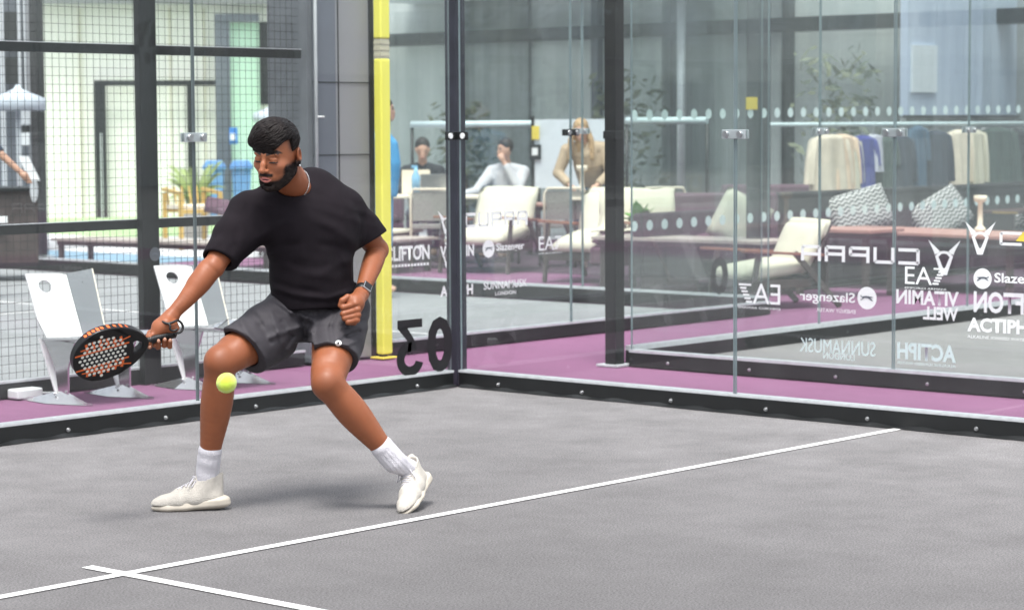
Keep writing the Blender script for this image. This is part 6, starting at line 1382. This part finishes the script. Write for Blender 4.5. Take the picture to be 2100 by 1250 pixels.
k_.tube([(.0, 0, 0), (.006, 0, 0), (.03, 0, 0), (.11, 0, 0), (.135, 0, 0)], [.014, .019, .0165, .0155, .014], 14); rattach(k_.build('grip', M['vinyl_black'], RK))
k_ = MB()
for i in range(15): 
    x = .012+i*.0075; k_.tube([(x+.004*math.sin(a), .0175*math.cos(a), .0175*math.sin(a)) for a in [6.2832*j/14 for j in range(15)]], .0012, 5)
rattach(k_.build('grip_wrap', M['frame'], RK))
# holes: white dots (bright ground seen through) with a small rim
k_ = MB(); k2 = MB(); pts = []
for i in range(-5, 6):
    for j in range(-5, 6):
        x, y = .325+.0205*i+(.010 if j % 2 else 0), .0195*j
        if ((x-.328)/.105)**2+(y/.098)**2 < 1: pts.append((x, y))
for x, y in pts:
    k_.lathe([(.0068, .0190), (.0068, .0196)], (x, y, 0), 12); k2.lathe([(.0084, .0185), (.0084, .0192)], (x, y, 0), 12)
rattach(k2.build('hole_rims', M['black'], RK)); rattach(k_.build('holes', M['whiteplug'], RK))
M['orange'] = mat('orange_print', (.72, .13, .02), .4, 0, .05)
k_ = MB(); zf = .01925
def stroke(x0, y0, x1, y1, w_):
    d_ = Vector((x1-x0, y1-y0, 0)).normalized(); s_ = Vector((-d_.y, d_.x, 0))*w_/2; a_, b_ = Vector((x0, y0, zf)), Vector((x1, y1, zf)); k_.quad([a_-s_, b_-s_, b_+s_, a_+s_])
stroke(.449, .030, .215, .034, .008); stroke(.445, -.046, .215, -.040, .008)
for i in range(6): stroke(.395-.03*i, .040, .402-.03*i, .088-.004*abs(i-2), .011)
for i in range(6): stroke(.390-.03*i, -.048, .397-.03*i, -.096+.005*abs(i-2), .012)
for i in range(4): stroke(.425-.055*i, .052, .36-.05*i, .058+.006*(i % 2), .006)
for i in range(4): stroke(.420-.055*i, -.064, .355-.05*i, -.070-.006*(i % 2), .006)
rattach(k_.build('orange_print', M['orange'], RK))
k_ = MB()
for i in range(9):                                                   # print on the rim
    a_ = 1.0+.14*i; x, y = .325+(.132 if math.cos(a_) > 0 else .20)*math.cos(a_), .128*math.sin(a_)**(1.25 if math.cos(a_) < 0 else 1); n_ = Vector((math.cos(a_), math.sin(a_), 0)); t_ = Vector((-n_.y, n_.x, 0)); c_ = Vector((x, y, 0))+n_*.0006
    zz = .012 if i % 2 else .009; k_.quad([c_-t_*.006+Vector((0, 0, -zz)), c_+t_*.006+Vector((0, 0, -zz+.004)), c_+t_*.006+Vector((0, 0, zz)), c_-t_*.006+Vector((0, 0, zz-.004))])
rattach(k_.build('rim_print', M['orange'], RK))
def catm(P, n=5):
    out = []
    for i in range(len(P)-1):
        a, b, c, d = P[max(i-1, 0)], P[i], P[i+1], P[min(i+2, len(P)-1)]
        for j in range(n): t = j/n; out.append(.5*((2*b)+(c-a)*t+(2*a-5*b+4*c-d)*t*t+(3*b-a-3*c+d)*t**3))
    return out+[P[-1]]
k_ = MB(); W_ = [Vector(J(x, y, d_)) for x, y, d_ in ((328, 654, 8.475), (333, 659, 8.448), (343, 663, 8.436), (353, 661, 8.440), (364, 657, 8.455), (372, 662, 8.47), (375, 671, 8.48), (371, 680, 8.475), (362, 683, 8.47), (357, 686, 8.46))]
k_.tube(catm(W_), .0046, 8); k_.tube(catm([Vector(J(x, y, d_)) for x, y, d_ in ((345, 662, 8.436), (349, 668, 8.432), (349, 675, 8.432), (356, 678, 8.436), (364, 674, 8.44))]), .0042, 8)
k_.tube(catm([Vector(J(x, y, d_)) for x, y, d_ in ((329, 655, 8.475), (332, 650, 8.50), (345, 647, 8.535), (360, 653, 8.54), (364, 657, 8.50))]), .0044, 8)
o = k_.build('wrist_cord', M['vinyl_black'], RK); o.matrix_local = Matrix.Translation(-hp) @ MF
# ---------------------------------------------------------------- ball
bp_ = dep(464.5, 785, 7.65); B_ = thing('tennis_ball', 'bright yellow-green felt ball in the air before the player right knee', 'ball', tuple(bp_))
def feltmat():
    m = mat('ball_felt', (.62, .80, .06), .95, 0, .08, 60, .6, 900, sheen=.5); return m
MB().ellip((0, 0, 0), (.0335,)*3, None, None, 24, 36).build('felt', feltmat(), B_)
k_ = MB(); k_.tube([Vector((math.cos(a)*(1-.44)+.44*math.cos(3*a), math.sin(a)*.56-.44*math.sin(3*a), 2*math.sqrt(.44*.56)*math.sin(2*a))).normalized()*.0335 for a in [6.2832*i/60 for i in range(61)]], .0011, 6)
o = k_.build('seam', M['seam'], B_); o.rotation_euler = (.9, .5, .3)
